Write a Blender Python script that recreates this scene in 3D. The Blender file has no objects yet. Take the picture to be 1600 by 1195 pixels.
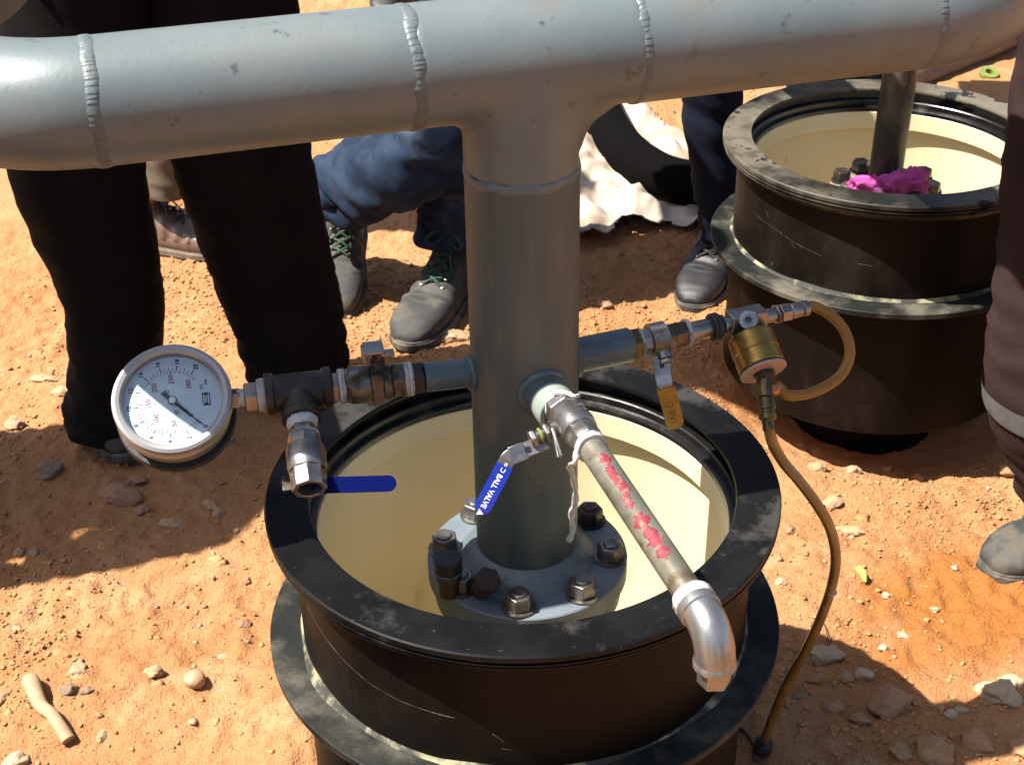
import bpy, bmesh, math, random
import numpy as np
from mathutils import Vector, Matrix, Quaternion, noise as mn
random.seed(7)
S = bpy.context.scene
COL = S.collection
PI = math.pi
V = Vector

# ------------------------------------------------------------------ camera
cd = bpy.data.cameras.new('camera'); cam = bpy.data.objects.new('camera', cd); COL.objects.link(cam)
r_ = V((0.99981356, -0.01008449, -0.01646635)); u_ = V((0.01930901, 0.5221715, 0.85262189)); f_ = V((0, 0.85278088, -0.52226887))
cam.matrix_world = Matrix(((r_.x, u_.x, -f_.x, -0.0091), (r_.y, u_.y, -f_.y, -1.3385), (r_.z, u_.z, -f_.z, 0.951), (0, 0, 0, 1)))
cd.sensor_width = 36; cd.lens = 2299 / 1600 * 36; cd.clip_start = 0.05; cd.clip_end = 500
cd.dof.use_dof = True; cd.dof.focus_distance = 1.5; cd.dof.aperture_fstop = 26
S.camera = cam
# ------------------------------------------------------------------ world, sun
SD = V((0.60, 0.09, -1.0))                      # travel of sunlight
w = bpy.data.worlds.new('World'); S.world = w; w.use_nodes = True
nt = w.node_tree; sky = nt.nodes.new('ShaderNodeTexSky'); sky.sky_type = 'NISHITA'; sky.sun_disc = False
sky.dust_density = 2.0; sky.sun_elevation = math.radians(58.8); sky.sun_rotation = math.atan2(-SD.x, -SD.y)
bg = nt.nodes['Background']; bg.inputs[1].default_value = 0.078; nt.links.new(sky.outputs[0], bg.inputs[0])
sl = bpy.data.lights.new('sun', 'SUN'); sl.energy = 5.0; sl.angle = math.radians(0.55); sl.color = (1, 0.955, 0.88)
so = bpy.data.objects.new('sun', sl); COL.objects.link(so); so.rotation_euler = SD.to_track_quat('-Z', 'Y').to_euler()
so.location = (-3, -1, 5)
S.view_settings.view_transform = 'Standard'; S.view_settings.look = 'None'; S.view_settings.exposure = 1.52
S.view_settings.gamma = 1; S.view_settings.use_curve_mapping = False

# ------------------------------------------------------------------ materials
KA = 0.74          # overall reflectance level, balanced against the exposure
def ka(c): return tuple(x * KA for x in c)
def mat(name, col, rough=0.5, metal=0.0, col2=None, ns=8, lo=0.4, hi=0.65, bump=0.0, bs=60, bdist=0.002, spec=0.5,
        dust=None, dscale=9, dlo=0.5, dhi=0.7, drough=0.85, stretch=None, coat=0, detail=6, dust2=None, bs2=None, bump2=0, sheen=0):
    m = bpy.data.materials.new(name); m.use_nodes = True; n = m.node_tree.nodes; l = m.node_tree.links
    b = n['Principled BSDF']; b.inputs['Roughness'].default_value = rough; b.inputs['Metallic'].default_value = metal
    col = ka(col); col2 = ka(col2) if col2 else None; dust = ka(dust) if dust else None; dust2 = (ka(dust2[0]),) + tuple(dust2[1:]) if dust2 else None
    b.inputs['Specular IOR Level'].default_value = spec; b.inputs['Coat Weight'].default_value = coat
    if sheen: b.inputs['Sheen Weight'].default_value = sheen
    tc = n.new('ShaderNodeTexCoord'); src = tc.outputs['Object']
    if stretch:
        mp = n.new('ShaderNodeMapping'); mp.inputs['Scale'].default_value = stretch; l.new(src, mp.inputs[0]); src = mp.outputs[0]
    def nz(scale, d=detail, rg=0.6):
        t = n.new('ShaderNodeTexNoise'); t.inputs['Scale'].default_value = scale; t.inputs['Detail'].default_value = d
        t.inputs['Roughness'].default_value = rg; l.new(src, t.inputs['Vector']); return t.outputs['Fac']
    def ramp(s, a, c):
        t = n.new('ShaderNodeMapRange'); t.inputs[1].default_value = a; t.inputs[2].default_value = c; t.interpolation_type = 'SMOOTHSTEP'
        l.new(s, t.inputs[0]); return t.outputs[0]
    def mix(f, a, c):
        t = n.new('ShaderNodeMix'); t.data_type = 'RGBA'; l.new(f, t.inputs[0])
        for i, x in ((6, a), (7, c)):
            if isinstance(x, tuple): t.inputs[i].default_value = x + (1,)
            else: l.new(x, t.inputs[i])
        return t.outputs[2]
    c = tuple(col)
    if col2: c = mix(ramp(nz(ns), lo, hi), c, tuple(col2))
    if dust:
        f = ramp(nz(dscale, 8, 0.65), dlo, dhi); c = mix(f, c, tuple(dust))
        rr = n.new('ShaderNodeMapRange'); rr.inputs[3].default_value = rough; rr.inputs[4].default_value = drough
        l.new(f, rr.inputs[0]); l.new(rr.outputs[0], b.inputs['Roughness'])
    if dust2:
        f = ramp(nz(dust2[1], 5, 0.7), dust2[2], dust2[3]); c = mix(f, c, tuple(dust2[0]))
    if isinstance(c, tuple): b.inputs['Base Color'].default_value = c + (1,)
    else: l.new(c, b.inputs['Base Color'])
    if bump:
        bp = n.new('ShaderNodeBump'); bp.inputs['Strength'].default_value = bump; bp.inputs['Distance'].default_value = bdist
        l.new(nz(bs, 4), bp.inputs['Height']); out = bp.outputs[0]
        if bs2:
            b2 = n.new('ShaderNodeBump'); b2.inputs['Strength'].default_value = bump2; b2.inputs['Distance'].default_value = bdist * 3
            l.new(nz(bs2, 3), b2.inputs['Height']); l.new(out, b2.inputs['Normal']); out = b2.outputs[0]
        l.new(out, b.inputs['Normal'])
    return m
M = {}
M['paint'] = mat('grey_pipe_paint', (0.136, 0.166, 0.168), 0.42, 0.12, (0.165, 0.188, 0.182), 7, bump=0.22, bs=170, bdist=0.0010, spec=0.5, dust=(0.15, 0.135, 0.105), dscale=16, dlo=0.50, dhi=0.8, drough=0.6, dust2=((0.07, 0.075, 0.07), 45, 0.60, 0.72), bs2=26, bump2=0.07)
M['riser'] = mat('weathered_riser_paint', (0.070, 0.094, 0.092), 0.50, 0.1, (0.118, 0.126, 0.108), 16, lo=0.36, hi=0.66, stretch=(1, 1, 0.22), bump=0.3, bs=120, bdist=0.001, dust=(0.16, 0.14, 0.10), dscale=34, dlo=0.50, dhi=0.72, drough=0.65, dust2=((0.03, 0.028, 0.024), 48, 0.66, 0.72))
M['blue_grey'] = mat('blue_grey_primer', (0.065, 0.105, 0.125), 0.42, 0.1, (0.10, 0.13, 0.14), 30, bump=0.4, bs=160, bdist=0.001)
M['flange'] = mat('flange_paint', (0.13, 0.162, 0.19), 0.55, 0.0, (0.17, 0.20, 0.22), 12, bump=0.25, bs=200, bdist=0.0008, dust=(0.19, 0.17, 0.14), dscale=30, dlo=0.58, dhi=0.8)
M['bead'] = mat('weld_bead', (0.125, 0.15, 0.153), 0.48, 0.1, (0.10, 0.12, 0.12), 40, bump=0.5, bs=150)
M['bead_dull'] = mat('weld_bead_dull', (0.12, 0.155, 0.165), 0.45, 0.15, (0.15, 0.18, 0.185), 60, bump=0.5, bs=170)
M['hdpe'] = mat('black_plastic', (0.0045, 0.0045, 0.005), 0.40, 0, (0.009, 0.009, 0.009), 12, bump=0.25, bs=55, bdist=0.001, dust=(0.036, 0.034, 0.031), dscale=4.5, dlo=0.53, dhi=0.60, drough=0.8, spec=0.14, dust2=((0.10, 0.095, 0.08), 60, 0.67, 0.73))
M['hdpe_far'] = mat('dusty_black_plastic', (0.009, 0.008, 0.007), 0.42, 0, (0.018, 0.016, 0.013), 12, bump=0.25, bs=55, bdist=0.001, spec=0.25, dust=(0.16, 0.138, 0.10), dscale=4, dust2=((0.01, 0.01, 0.009), 8, 0.56, 0.60), dlo=0.40, dhi=0.62, drough=0.8)
M['hdpe_in'] = mat('black_inner_plastic', (0.006, 0.0055, 0.005), 0.30, 0, (0.010, 0.009, 0.008), 30, bump=0.15, bs=80, dust=(0.10, 0.09, 0.07), dscale=14, dlo=0.52, dhi=0.8)
M['wall'] = mat('brown_black_plastic', (0.008, 0.0052, 0.0038), 0.48, 0, (0.0045, 0.0034, 0.0028), 5, stretch=(1, 1, 0.5), bump=0.2, bs=40, dust=(0.026, 0.019, 0.0135), dscale=6, dlo=0.46, dhi=0.74, drough=0.8, spec=0.10, dust2=((0.12, 0.10, 0.075), 42, 0.70, 0.78))
M['collar'] = mat('dusty_collar', (0.010, 0.011, 0.010), 0.55, 0, (0.022, 0.022, 0.018), 9, bump=0.4, bs=50, bdist=0.0015, spec=0.2, dust=(0.15, 0.135, 0.10), dscale=5, dlo=0.45, dhi=0.66, drough=0.9)
M['mastic'] = mat('yellow_mastic', (0.30, 0.275, 0.16), 0.8, 0, (0.03, 0.028, 0.02), 22, lo=0.36, hi=0.52, bump=0.8, bs=120)
M['cream'] = mat('cream_fibreglass', (0.93, 0.785, 0.485), 0.45, 0, (0.96, 0.835, 0.54), 3, stretch=(1, 1, 0.3), bump=0.12, bs=20, bdist=0.002, dust=(0.55, 0.42, 0.22), dscale=9, dlo=0.56, dhi=0.80, dust2=((0.30, 0.21, 0.10), 34, 0.68, 0.76))
M['gauge_steel'] = mat('gauge_steel', (0.42, 0.41, 0.40), 0.40, 0.6, bump=0.1, bs=200, bdist=0.0004)
M['steel'] = mat('stainless_steel', (0.38, 0.365, 0.345), 0.36, 0.95, (0.28, 0.265, 0.245), 40, bump=0.25, bs=260, bdist=0.0006, dust=(0.24, 0.2, 0.16), dscale=60, dlo=0.56, dhi=0.75)
M['steel_dark'] = mat('dirty_nickel', (0.20, 0.185, 0.165), 0.35, 0.85, (0.09, 0.08, 0.065), 50, bump=0.3, bs=220, bdist=0.0006, dust=(0.09, 0.065, 0.045), dscale=50, dlo=0.5, dhi=0.65)
M['alu'] = mat('silver_paint', (0.42, 0.405, 0.385), 0.34, 0.85, (0.32, 0.305, 0.285), 30, bump=0.3, bs=160, bdist=0.0008, dust=(0.36, 0.31, 0.24), dscale=40, dlo=0.6, dhi=0.8)
M['bolt'] = mat('zinc_bolt', (0.27, 0.25, 0.225), 0.35, 0.8, (0.16, 0.145, 0.125), 70, bump=0.2, bs=300, dust=(0.10, 0.08, 0.06), dscale=70, dlo=0.55, dhi=0.7)
M['bolt_black'] = mat('blackened_bolt', (0.035, 0.032, 0.03), 0.45, 0.5, (0.09, 0.06, 0.04), 60, bump=0.3, bs=200)
M['iron'] = mat('black_iron', (0.028, 0.025, 0.023), 0.5, 0.5, (0.075, 0.055, 0.042), 30, bump=0.4, bs=180, bdist=0.001)
M['tape'] = mat('thread_seal_tape', (0.66, 0.66, 0.64), 0.6, 0, (0.48, 0.47, 0.44), 90, bump=0.6, bs=200, bdist=0.001)
M['blue'] = mat('blue_vinyl', (0.003, 0.028, 0.36), 0.30, 0, (0.003, 0.024, 0.31), 30, bump=0.15, bs=200, coat=0.2)
M['navy'] = mat('shaded_blue_vinyl', (0.001, 0.006, 0.085), 0.7, 0, spec=0.05, bump=0.15, bs=200)  # blue of the drain lever, darkened to carry the shade on it
M['yellow'] = mat('worn_yellow_vinyl', (0.50, 0.235, 0.015), 0.42, 0, (0.38, 0.155, 0.012), 60, bump=0.3, bs=150, dust=(0.14, 0.07, 0.02), dscale=90, dlo=0.6, dhi=0.72)
M['brass'] = mat('brushed_brass', (0.40, 0.255, 0.065), 0.30, 0.85, (0.30, 0.18, 0.045), 20, stretch=(1, 1, 6), bump=0.2, bs=200, bdist=0.0005)
M['brass_old'] = mat('old_brass', (0.17, 0.13, 0.05), 0.36, 0.8, (0.08, 0.06, 0.03), 60, bump=0.2, bs=200)
M['pale_disc'] = mat('pale_plastic', (0.42, 0.28, 0.21), 0.45)
M['hose'] = mat('amber_hose', (0.30, 0.150, 0.020), 0.45, 0, (0.24, 0.115, 0.016), 12, spec=0.3)
M['hose_clear'] = mat('amber_clear_hose', (0.17, 0.095, 0.022), 0.26, 0, (0.27, 0.155, 0.040), 25, coat=0.6)
M['dial'] = mat('dial_white', (0.72, 0.79, 0.83), 0.5)
M['ink'] = mat('dial_black_ink', (0.02, 0.03, 0.045), 0.5)
M['red_ink'] = mat('dial_red_ink', (0.24, 0.05, 0.09), 0.5)
M['white_ink'] = mat('white_print', (0.8, 0.82, 0.86), 0.5)
M['old_ink'] = mat('faded_marker', (0.16, 0.075, 0.015), 0.6)
M['pipe_dirty'] = mat('galvanised_pipe', (0.20, 0.19, 0.145), 0.38, 0.5, (0.29, 0.265, 0.21), 18, stretch=(1, 1, 1), bump=0.3, bs=140, bdist=0.0008, dust=(0.11, 0.08, 0.045), dscale=26, dlo=0.48, dhi=0.66, drough=0.5)
M['red_paint'] = mat('red_paint', (0.22, 0.014, 0.026), 0.6, 0, (0.20, 0.12, 0.09), 130, lo=0.52, hi=0.60, bump=0.4, bs=200)
M['pink'] = mat('pink_foam', (0.52, 0.07, 0.32), 0.85, 0, (0.42, 0.05, 0.25), 60, bump=0.6, bs=120)
M['black_rubber'] = mat('black_rubber', (0.010, 0.010, 0.011), 0.55, 0, (0.02, 0.019, 0.018), 30, bump=0.3, bs=120)
M['far_pipe'] = mat('scuffed_black_pipe', (0.035, 0.03, 0.025), 0.38, 0, (0.12, 0.095, 0.07), 18, lo=0.48, hi=0.62, stretch=(1, 1, 0.45), bump=0.4, bs=70, dust2=((0.3, 0.26, 0.2), 50, 0.66, 0.72))
M['sheet'] = mat('white_sheeting', (0.50, 0.42, 0.34), 0.6, 0, (0.38, 0.27, 0.18), 7, bump=0.4, bs=40, bdist=0.004)
M['bucket'] = mat('white_plastic', (0.5, 0.45, 0.39), 0.5, 0, (0.42, 0.35, 0.28), 8)
M['black_cloth'] = mat('black_cloth', (0.0045, 0.0042, 0.0045), 0.85, 0, (0.0065, 0.006, 0.006), 12, bump=0.3, bs=400, spec=0.1)
M['denim'] = mat('blue_denim', (0.013, 0.024, 0.048), 0.85, 0, (0.028, 0.048, 0.085), 14, bump=0.5, bs=600, bdist=0.0008, spec=0.15, dust=(0.09, 0.12, 0.15), dscale=10, dlo=0.53, dhi=0.8)
M['navy_cloth'] = mat('navy_cloth', (0.0035, 0.0055, 0.016), 0.85, 0, (0.005, 0.008, 0.022), 14, bump=0.4, bs=500, spec=0.15)
M['beige_cloth'] = mat('beige_cloth', (0.20, 0.155, 0.11), 0.9, 0, (0.15, 0.115, 0.085), 20, bump=0.4, bs=500, spec=0.15)
M['maroon_cloth'] = mat('maroon_cloth', (0.028, 0.015, 0.014), 0.85, 0, (0.040, 0.022, 0.020), 10, bump=0.4, bs=500, spec=0.15)
M['reflective'] = mat('reflective_strip', (0.11, 0.122, 0.125), 0.6, 0.0, (0.085, 0.094, 0.096), 60, bump=0.2, bs=400)
M['brown_cloth'] = mat('dark_brown_cloth', (0.045, 0.03, 0.025), 0.9, 0, (0.03, 0.02, 0.018), 20, spec=0.15)
M['grey_shirt'] = mat('grey_shirt', (0.20, 0.21, 0.23), 0.85, 0, (0.25, 0.26, 0.28), 20, spec=0.2)
M['khaki_shirt'] = mat('khaki_shirt', (0.33, 0.29, 0.2), 0.85, spec=0.2)
M['skin'] = mat('skin', (0.30, 0.16, 0.095), 0.5, 0, (0.26, 0.13, 0.08), 30, bump=0.1, bs=300)
M['hair'] = mat('black_hair', (0.008, 0.007, 0.006), 0.5, bump=0.8, bs=300)
M['boot_grey'] = mat('dusty_dark_boot', (0.026, 0.025, 0.022), 0.72, 0, (0.06, 0.056, 0.047), 14, bump=0.45, bs=90, bdist=0.0015, dust=(0.10, 0.086, 0.062), dscale=14, dlo=0.46, dhi=0.66, drough=0.9)
M['boot_brown'] = mat('brown_leather_boot', (0.19, 0.125, 0.095), 0.42, 0, (0.25, 0.18, 0.145), 10, bump=0.3, bs=80, dust=(0.20, 0.15, 0.11), dscale=14, dlo=0.55, dhi=0.8)
M['boot_black'] = mat('black_leather_boot', (0.010, 0.009, 0.010), 0.55, 0, (0.02, 0.016, 0.014), 10, bump=0.3, bs=90, dust=(0.12, 0.08, 0.05), dscale=12, dlo=0.55, dhi=0.8)
M['sole'] = mat('rubber_sole', (0.05, 0.046, 0.04), 0.7, 0, (0.16, 0.13, 0.095), 30, bump=0.4, bs=120)
M['sole_tan'] = mat('tan_sole', (0.24, 0.2, 0.15), 0.7, 0, (0.17, 0.13, 0.09), 40, bump=0.3, bs=160)
M['lace_green'] = mat('green_lace', (0.008, 0.065, 0.03), 0.7, 0, (0.02, 0.03, 0.02), 300)
M['lace_black'] = mat('black_lace', (0.01, 0.01, 0.01), 0.7)
M['lace_brown'] = mat('brown_lace', (0.04, 0.025, 0.02), 0.7)
M['leaf'] = mat('yellow_leaf', (0.40, 0.38, 0.09), 0.6, 0, (0.35, 0.42, 0.10), 60)
M['bone'] = mat('pale_root', (0.42, 0.27, 0.15), 0.75, 0, (0.46, 0.31, 0.18), 40, bump=0.3, bs=90)
M['lime'] = mat('lime_strap', (0.20, 0.25, 0.05), 0.6, 0, (0.15, 0.19, 0.04), 40)
M['rock_g'] = mat('grey_green_stone', (0.25, 0.15, 0.075), 0.85, 0, (0.25, 0.18, 0.12), 30, bump=0.6, bs=70, bdist=0.003)
M['rock_r'] = mat('reddish_stone', (0.34, 0.165, 0.085), 0.85, 0, (0.34, 0.19, 0.11), 30, bump=0.6, bs=70, bdist=0.003)
M['rock_p'] = mat('pale_orange_stone', (0.42, 0.26, 0.135), 0.85, 0, (0.45, 0.29, 0.165), 30, bump=0.5, bs=70, bdist=0.003)
M['rock_e'] = mat('smooth_tan_pebble', (0.44, 0.265, 0.145), 0.6, 0, (0.42, 0.25, 0.14), 20, bump=0.1, bs=70)
M['rock_w'] = mat('cream_stone', (0.46, 0.34, 0.21), 0.8, 0, (0.42, 0.29, 0.17), 30, bump=0.4, bs=60, bdist=0.003)
M['rock_b'] = mat('grey_brown_stone', (0.36, 0.19, 0.09), 0.85, 0, (0.42, 0.24, 0.12), 30, bump=0.4, bs=60, bdist=0.003)
# glass of the gauge
g = bpy.data.materials.new('gauge_glass'); g.use_nodes = True; n = g.node_tree.nodes; l = g.node_tree.links
for x in list(n):
    if x.type == 'BSDF_PRINCIPLED': n.remove(x)
tr = n.new('ShaderNodeBsdfTransparent'); tr.inputs[0].default_value = (0.93, 0.96, 0.97, 1)
gl = n.new('ShaderNodeBsdfGlossy'); gl.inputs['Roughness'].default_value = 0.04; fr = n.new('ShaderNodeFresnel'); fr.inputs[0].default_value = 1.5
mx = n.new('ShaderNodeMixShader'); gg = n.new('ShaderNodeNewGeometry'); iv = n.new('ShaderNodeMath'); iv.operation = 'SUBTRACT'; iv.inputs[0].default_value = 1; l.new(gg.outputs['Backfacing'], iv.inputs[1])
ml = n.new('ShaderNodeMath'); ml.operation = 'MULTIPLY'; l.new(fr.outputs[0], ml.inputs[0]); l.new(iv.outputs[0], ml.inputs[1]); l.new(ml.outputs[0], mx.inputs[0]); l.new(tr.outputs[0], mx.inputs[1]); l.new(gl.outputs[0], mx.inputs[2])
l.new(mx.outputs[0], n['Material Output'].inputs[0]); M['glass'] = g

def ground_material():
    m = bpy.data.materials.new('orange_soil'); m.use_nodes = True; n = m.node_tree.nodes; l = m.node_tree.links; b = n['Principled BSDF']
    b.inputs['Roughness'].default_value = 0.95; b.inputs['Specular IOR Level'].default_value = 0.12
    tc = n.new('ShaderNodeTexCoord')
    def nz(s, d, r=0.6, off=0):
        t = n.new('ShaderNodeTexNoise'); t.inputs['Scale'].default_value = s; t.inputs['Detail'].default_value = d; t.inputs['Roughness'].default_value = r
        mp = n.new('ShaderNodeMapping'); mp.inputs['Location'].default_value = (off, off, 0); l.new(tc.outputs['Object'], mp.inputs[0]); l.new(mp.outputs[0], t.inputs['Vector']); return t.outputs['Fac']
    def mix(f, a, c, lo, hi):
        r = n.new('ShaderNodeMapRange'); r.inputs[1].default_value = lo; r.inputs[2].default_value = hi; r.interpolation_type = 'SMOOTHSTEP'; l.new(f, r.inputs[0])
        t = n.new('ShaderNodeMix'); t.data_type = 'RGBA'; l.new(r.outputs[0], t.inputs[0])
        for i, x in ((6, a), (7, c)):
            if isinstance(x, tuple): t.inputs[i].default_value = ka(x) + (1,)
            else: l.new(x, t.inputs[i])
        return t.outputs[2]
    c = mix(nz(2.2, 5), (0.475, 0.215, 0.086), (0.525, 0.262, 0.118), 0.35, 0.65)
    c = mix(nz(9, 6, 0.65, 3), c, (0.54, 0.300, 0.150), 0.48, 0.72)
    # deeper, damper orange patch by the right-hand boot
    sp = n.new('ShaderNodeVectorMath'); sp.operation = 'DISTANCE'; sp.inputs[1].default_value = (0.68, 0.35, -0.5); l.new(tc.outputs['Object'], sp.inputs[0])
    ad = n.new('ShaderNodeMath'); ad.operation = 'MULTIPLY_ADD'; ad.inputs[1].default_value = 0.35; l.new(nz(7, 4, 0.6, 9), ad.inputs[0]); l.new(sp.outputs['Value'], ad.inputs[2])
    c = mix(ad.outputs[0], (0.40, 0.15, 0.036), c, 0.24, 0.44)
    c = mix(nz(120, 4, 0.7, 5), c, (0.38, 0.17, 0.066), 0.56, 0.74)
    c = mix(nz(260, 3, 0.6, 7), c, (0.54, 0.37, 0.22), 0.64, 0.74)
    l.new(c, b.inputs['Base Color'])
    bp = n.new('ShaderNodeBump'); bp.inputs['Strength'].default_value = 0.9; bp.inputs['Distance'].default_value = 0.005; l.new(nz(170, 8, 0.7), bp.inputs['Height'])
    b2 = n.new('ShaderNodeBump'); b2.inputs['Strength'].default_value = 0.6; b2.inputs['Distance'].default_value = 0.012; l.new(nz(45, 6, 0.65, 2), b2.inputs['Height']); l.new(bp.outputs[0], b2.inputs['Normal'])
    vo = n.new('ShaderNodeTexVoronoi'); vo.inputs['Scale'].default_value = 210; l.new(tc.outputs['Object'], vo.inputs['Vector'])
    b3 = n.new('ShaderNodeBump'); b3.inputs['Strength'].default_value = 0.45; b3.inputs['Distance'].default_value = 0.003; b3.invert = True; l.new(vo.outputs['Distance'], b3.inputs['Height']); l.new(b2.outputs[0], b3.inputs['Normal'])
    l.new(b3.outputs[0], b.inputs['Normal']); return m
M['ground'] = ground_material()
def island_mat(name, cols, rough=0.9):
    m = bpy.data.materials.new(name); m.use_nodes = True; n = m.node_tree.nodes; l = m.node_tree.links; b = n['Principled BSDF']
    b.inputs['Roughness'].default_value = rough; b.inputs['Specular IOR Level'].default_value = 0.15
    ge = n.new('ShaderNodeNewGeometry'); cr = n.new('ShaderNodeValToRGB'); l.new(ge.outputs['Random Per Island'], cr.inputs[0]); l.new(cr.outputs[0], b.inputs['Base Color'])
    e = cr.color_ramp.elements
    while len(e) < len(cols): e.new(0.5)
    for i, c in enumerate(cols): e[i].position = i / (len(cols) - 1); e[i].color = ka(c) + (1,)
    return m
M['clods'] = island_mat('soil_clods', [(0.43, 0.195, 0.078), (0.50, 0.25, 0.108), (0.54, 0.29, 0.138), (0.47, 0.22, 0.09)])
M['pebbles'] = island_mat('pale_pebbles', [(0.46, 0.28, 0.145), (0.50, 0.34, 0.20), (0.38, 0.19, 0.09), (0.42, 0.25, 0.135), (0.56, 0.42, 0.27)])

# ------------------------------------------------------------------ helpers
def meta(o, label=None, cat=None, group=None, kind=None):
    if label: o['label'] = label
    if cat: o['category'] = cat
    if group: o['group'] = group
    if kind: o['kind'] = kind
    return o
def empty(name, loc, label, cat, group=None):
    o = bpy.data.objects.new(name, None); COL.objects.link(o); o.location = loc; o.empty_display_size = 0.05
    return meta(o, label, cat, group)
def pm(p):
    # world matrix of a parent: an Empty carries a location, every mesh is modelled in place
    return Matrix.Translation(p.location) if p.parent is None else Matrix.Identity(4)
class MB:
    def __init__(s): s.v = []; s.f = []
    def add(s, vs, fs):
        o = len(s.v); s.v += [tuple(x) for x in vs]; s.f += [tuple(i + o for i in f) for f in fs]; return s
    def rings(s, rings, closed_path=False, cap0=True, cap1=True):
        n = len(rings[0]); vs = [p for r in rings for p in r]; fs = []
        m = len(rings)
        for i in range(m if closed_path else m - 1):
            a = i * n; b = ((i + 1) % m) * n
            for j in range(n): fs.append((a + j, a + (j + 1) % n, b + (j + 1) % n, b + j))
        if not closed_path:
            if cap0: fs.append(tuple(range(n - 1, -1, -1)))
            if cap1: fs.append(tuple((m - 1) * n + j for j in range(n)))
        return s.add(vs, fs)
    def sweep(s, pts, rad, seg=20, closed=False, cap=True, up=None, sec=None):
        P = [V(p) for p in pts]; m = len(P); R = rad if isinstance(rad, (list, tuple)) else [rad] * m
        T = []
        for i in range(m):
            a = P[(i - 1) % m] if (closed or i > 0) else P[i]; b = P[(i + 1) % m] if (closed or i < m - 1) else P[i]
            T.append((b - a).normalized())
        u = V(up) if up else (V((0, 0, 1)) if abs(T[0].z) < 0.9 else V((1, 0, 0)))
        u = (u - T[0] * u.dot(T[0])).normalized(); rr = []
        for i in range(m):
            if i: u = (T[i - 1].rotation_difference(T[i])) @ u; u = (u - T[i] * u.dot(T[i])).normalized()
            w_ = T[i].cross(u); rx, ry = R[i] if isinstance(R[i], tuple) else (R[i], R[i])
            if sec: rr.append([P[i] + u * (q[0] * rx) + w_ * (q[1] * ry) for q in sec])
            else: rr.append([P[i] + u * (math.cos(2 * PI * k / seg) * rx) + w_ * (math.sin(2 * PI * k / seg) * ry) for k in range(seg)])
        return s.rings(rr, closed, cap, cap)
    def lathe(s, prof, o, axis, seg=32, closed=False, sides=None, caps=True, ref=None):
        ax = V(axis).normalized(); u = V(ref) if ref else (V((0, 0, 1)) if abs(ax.z) < 0.9 else V((1, 0, 0)))
        u = (u - ax * u.dot(ax)).normalized(); w_ = ax.cross(u); o = V(o); rr = []; n = sides or seg
        for r, h in prof:
            rr.append([o + ax * h + u * (math.cos(2 * PI * k / n) * r) + w_ * (math.sin(2 * PI * k / n) * r) for k in range(n)])
        return s.rings(rr, closed, caps, caps)
    def box(s, c, size, ax=None):
        c = V(c); X, Y, Z = ax or (V((1, 0, 0)), V((0, 1, 0)), V((0, 0, 1))); a, b, d = size[0] / 2, size[1] / 2, size[2] / 2
        vs = [c + X * (i * a) + Y * (j * b) + Z * (k * d) for k in (-1, 1) for j in (-1, 1) for i in (-1, 1)]
        return s.add(vs, [(0, 2, 3, 1), (4, 5, 7, 6), (0, 1, 5, 4), (2, 6, 7, 3), (0, 4, 6, 2), (1, 3, 7, 5)])
    def build(s, name, m, parent=None, bevel=0, sub=0, ang=38, label=None, bseg=2, smooth=True):
        me = bpy.data.meshes.new(name); me.from_pydata(s.v, [], s.f); me.update()
        return finish(me, name, m, parent, bevel, sub, ang, label, bseg, smooth)
def finish(me, name, m, parent=None, bevel=0, sub=0, ang=38, label=None, bseg=2, smooth=True):
    bm = bmesh.new(); bm.from_mesh(me); bmesh.ops.recalc_face_normals(bm, faces=bm.faces); bm.to_mesh(me); bm.free()
    o = bpy.data.objects.new(name, me); COL.objects.link(o)
    ms = m if isinstance(m, list) else [m]
    for x in ms: me.materials.append(M[x] if isinstance(x, str) else x)
    if smooth:
        me.polygons.foreach_set('use_smooth', [True] * len(me.polygons)); me.set_sharp_from_angle(angle=math.radians(ang))
    if bevel:
        b = o.modifiers.new('bevel', 'BEVEL'); b.width = bevel; b.segments = bseg; b.limit_method = 'ANGLE'; b.angle_limit = math.radians(35)
    if sub:
        b = o.modifiers.new('sub', 'SUBSURF'); b.levels = sub; b.render_levels = sub
    if parent is not None:
        o.parent = parent; o.matrix_parent_inverse = pm(parent).inverted()
    if label: o['label'] = label
    return o
def baked(me, mods, name='tmp'):
    """apply modifiers to a mesh and return the resulting mesh"""
    o = bpy.data.objects.new(name, me); COL.objects.link(o)
    for t, kw in mods:
        md = o.modifiers.new(t, t)
        for k, v in kw.items(): setattr(md, k, v)
    dg = bpy.context.evaluated_depsgraph_get(); dg.update()
    r = bpy.data.meshes.new_from_object(o.evaluated_get(dg)); bpy.data.objects.remove(o); return r
def catmull(pts, k=8):
    P = [V(p) for p in pts]; out = []
    for i in range(len(P) - 1):
        a, b, c, d = P[max(i - 1, 0)], P[i], P[i + 1], P[min(i + 2, len(P) - 1)]
        for j in range(k):
            t = j / k
            out.append(0.5 * ((2 * b) + (c - a) * t + (2 * a - 5 * b + 4 * c - d) * t * t + (3 * b - a - 3 * c + d) * t ** 3))
    out.append(P[-1]); return out
def interp(vals, k=8):
    out = []
    for i in range(len(vals) - 1):
        for j in range(k):
            t = j / k; a, b = vals[i], vals[i + 1]
            out.append(tuple(x + (y - x) * t for x, y in zip(a, b)) if isinstance(a, tuple) else a + (b - a) * t)
    out.append(vals[-1]); return out
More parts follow.
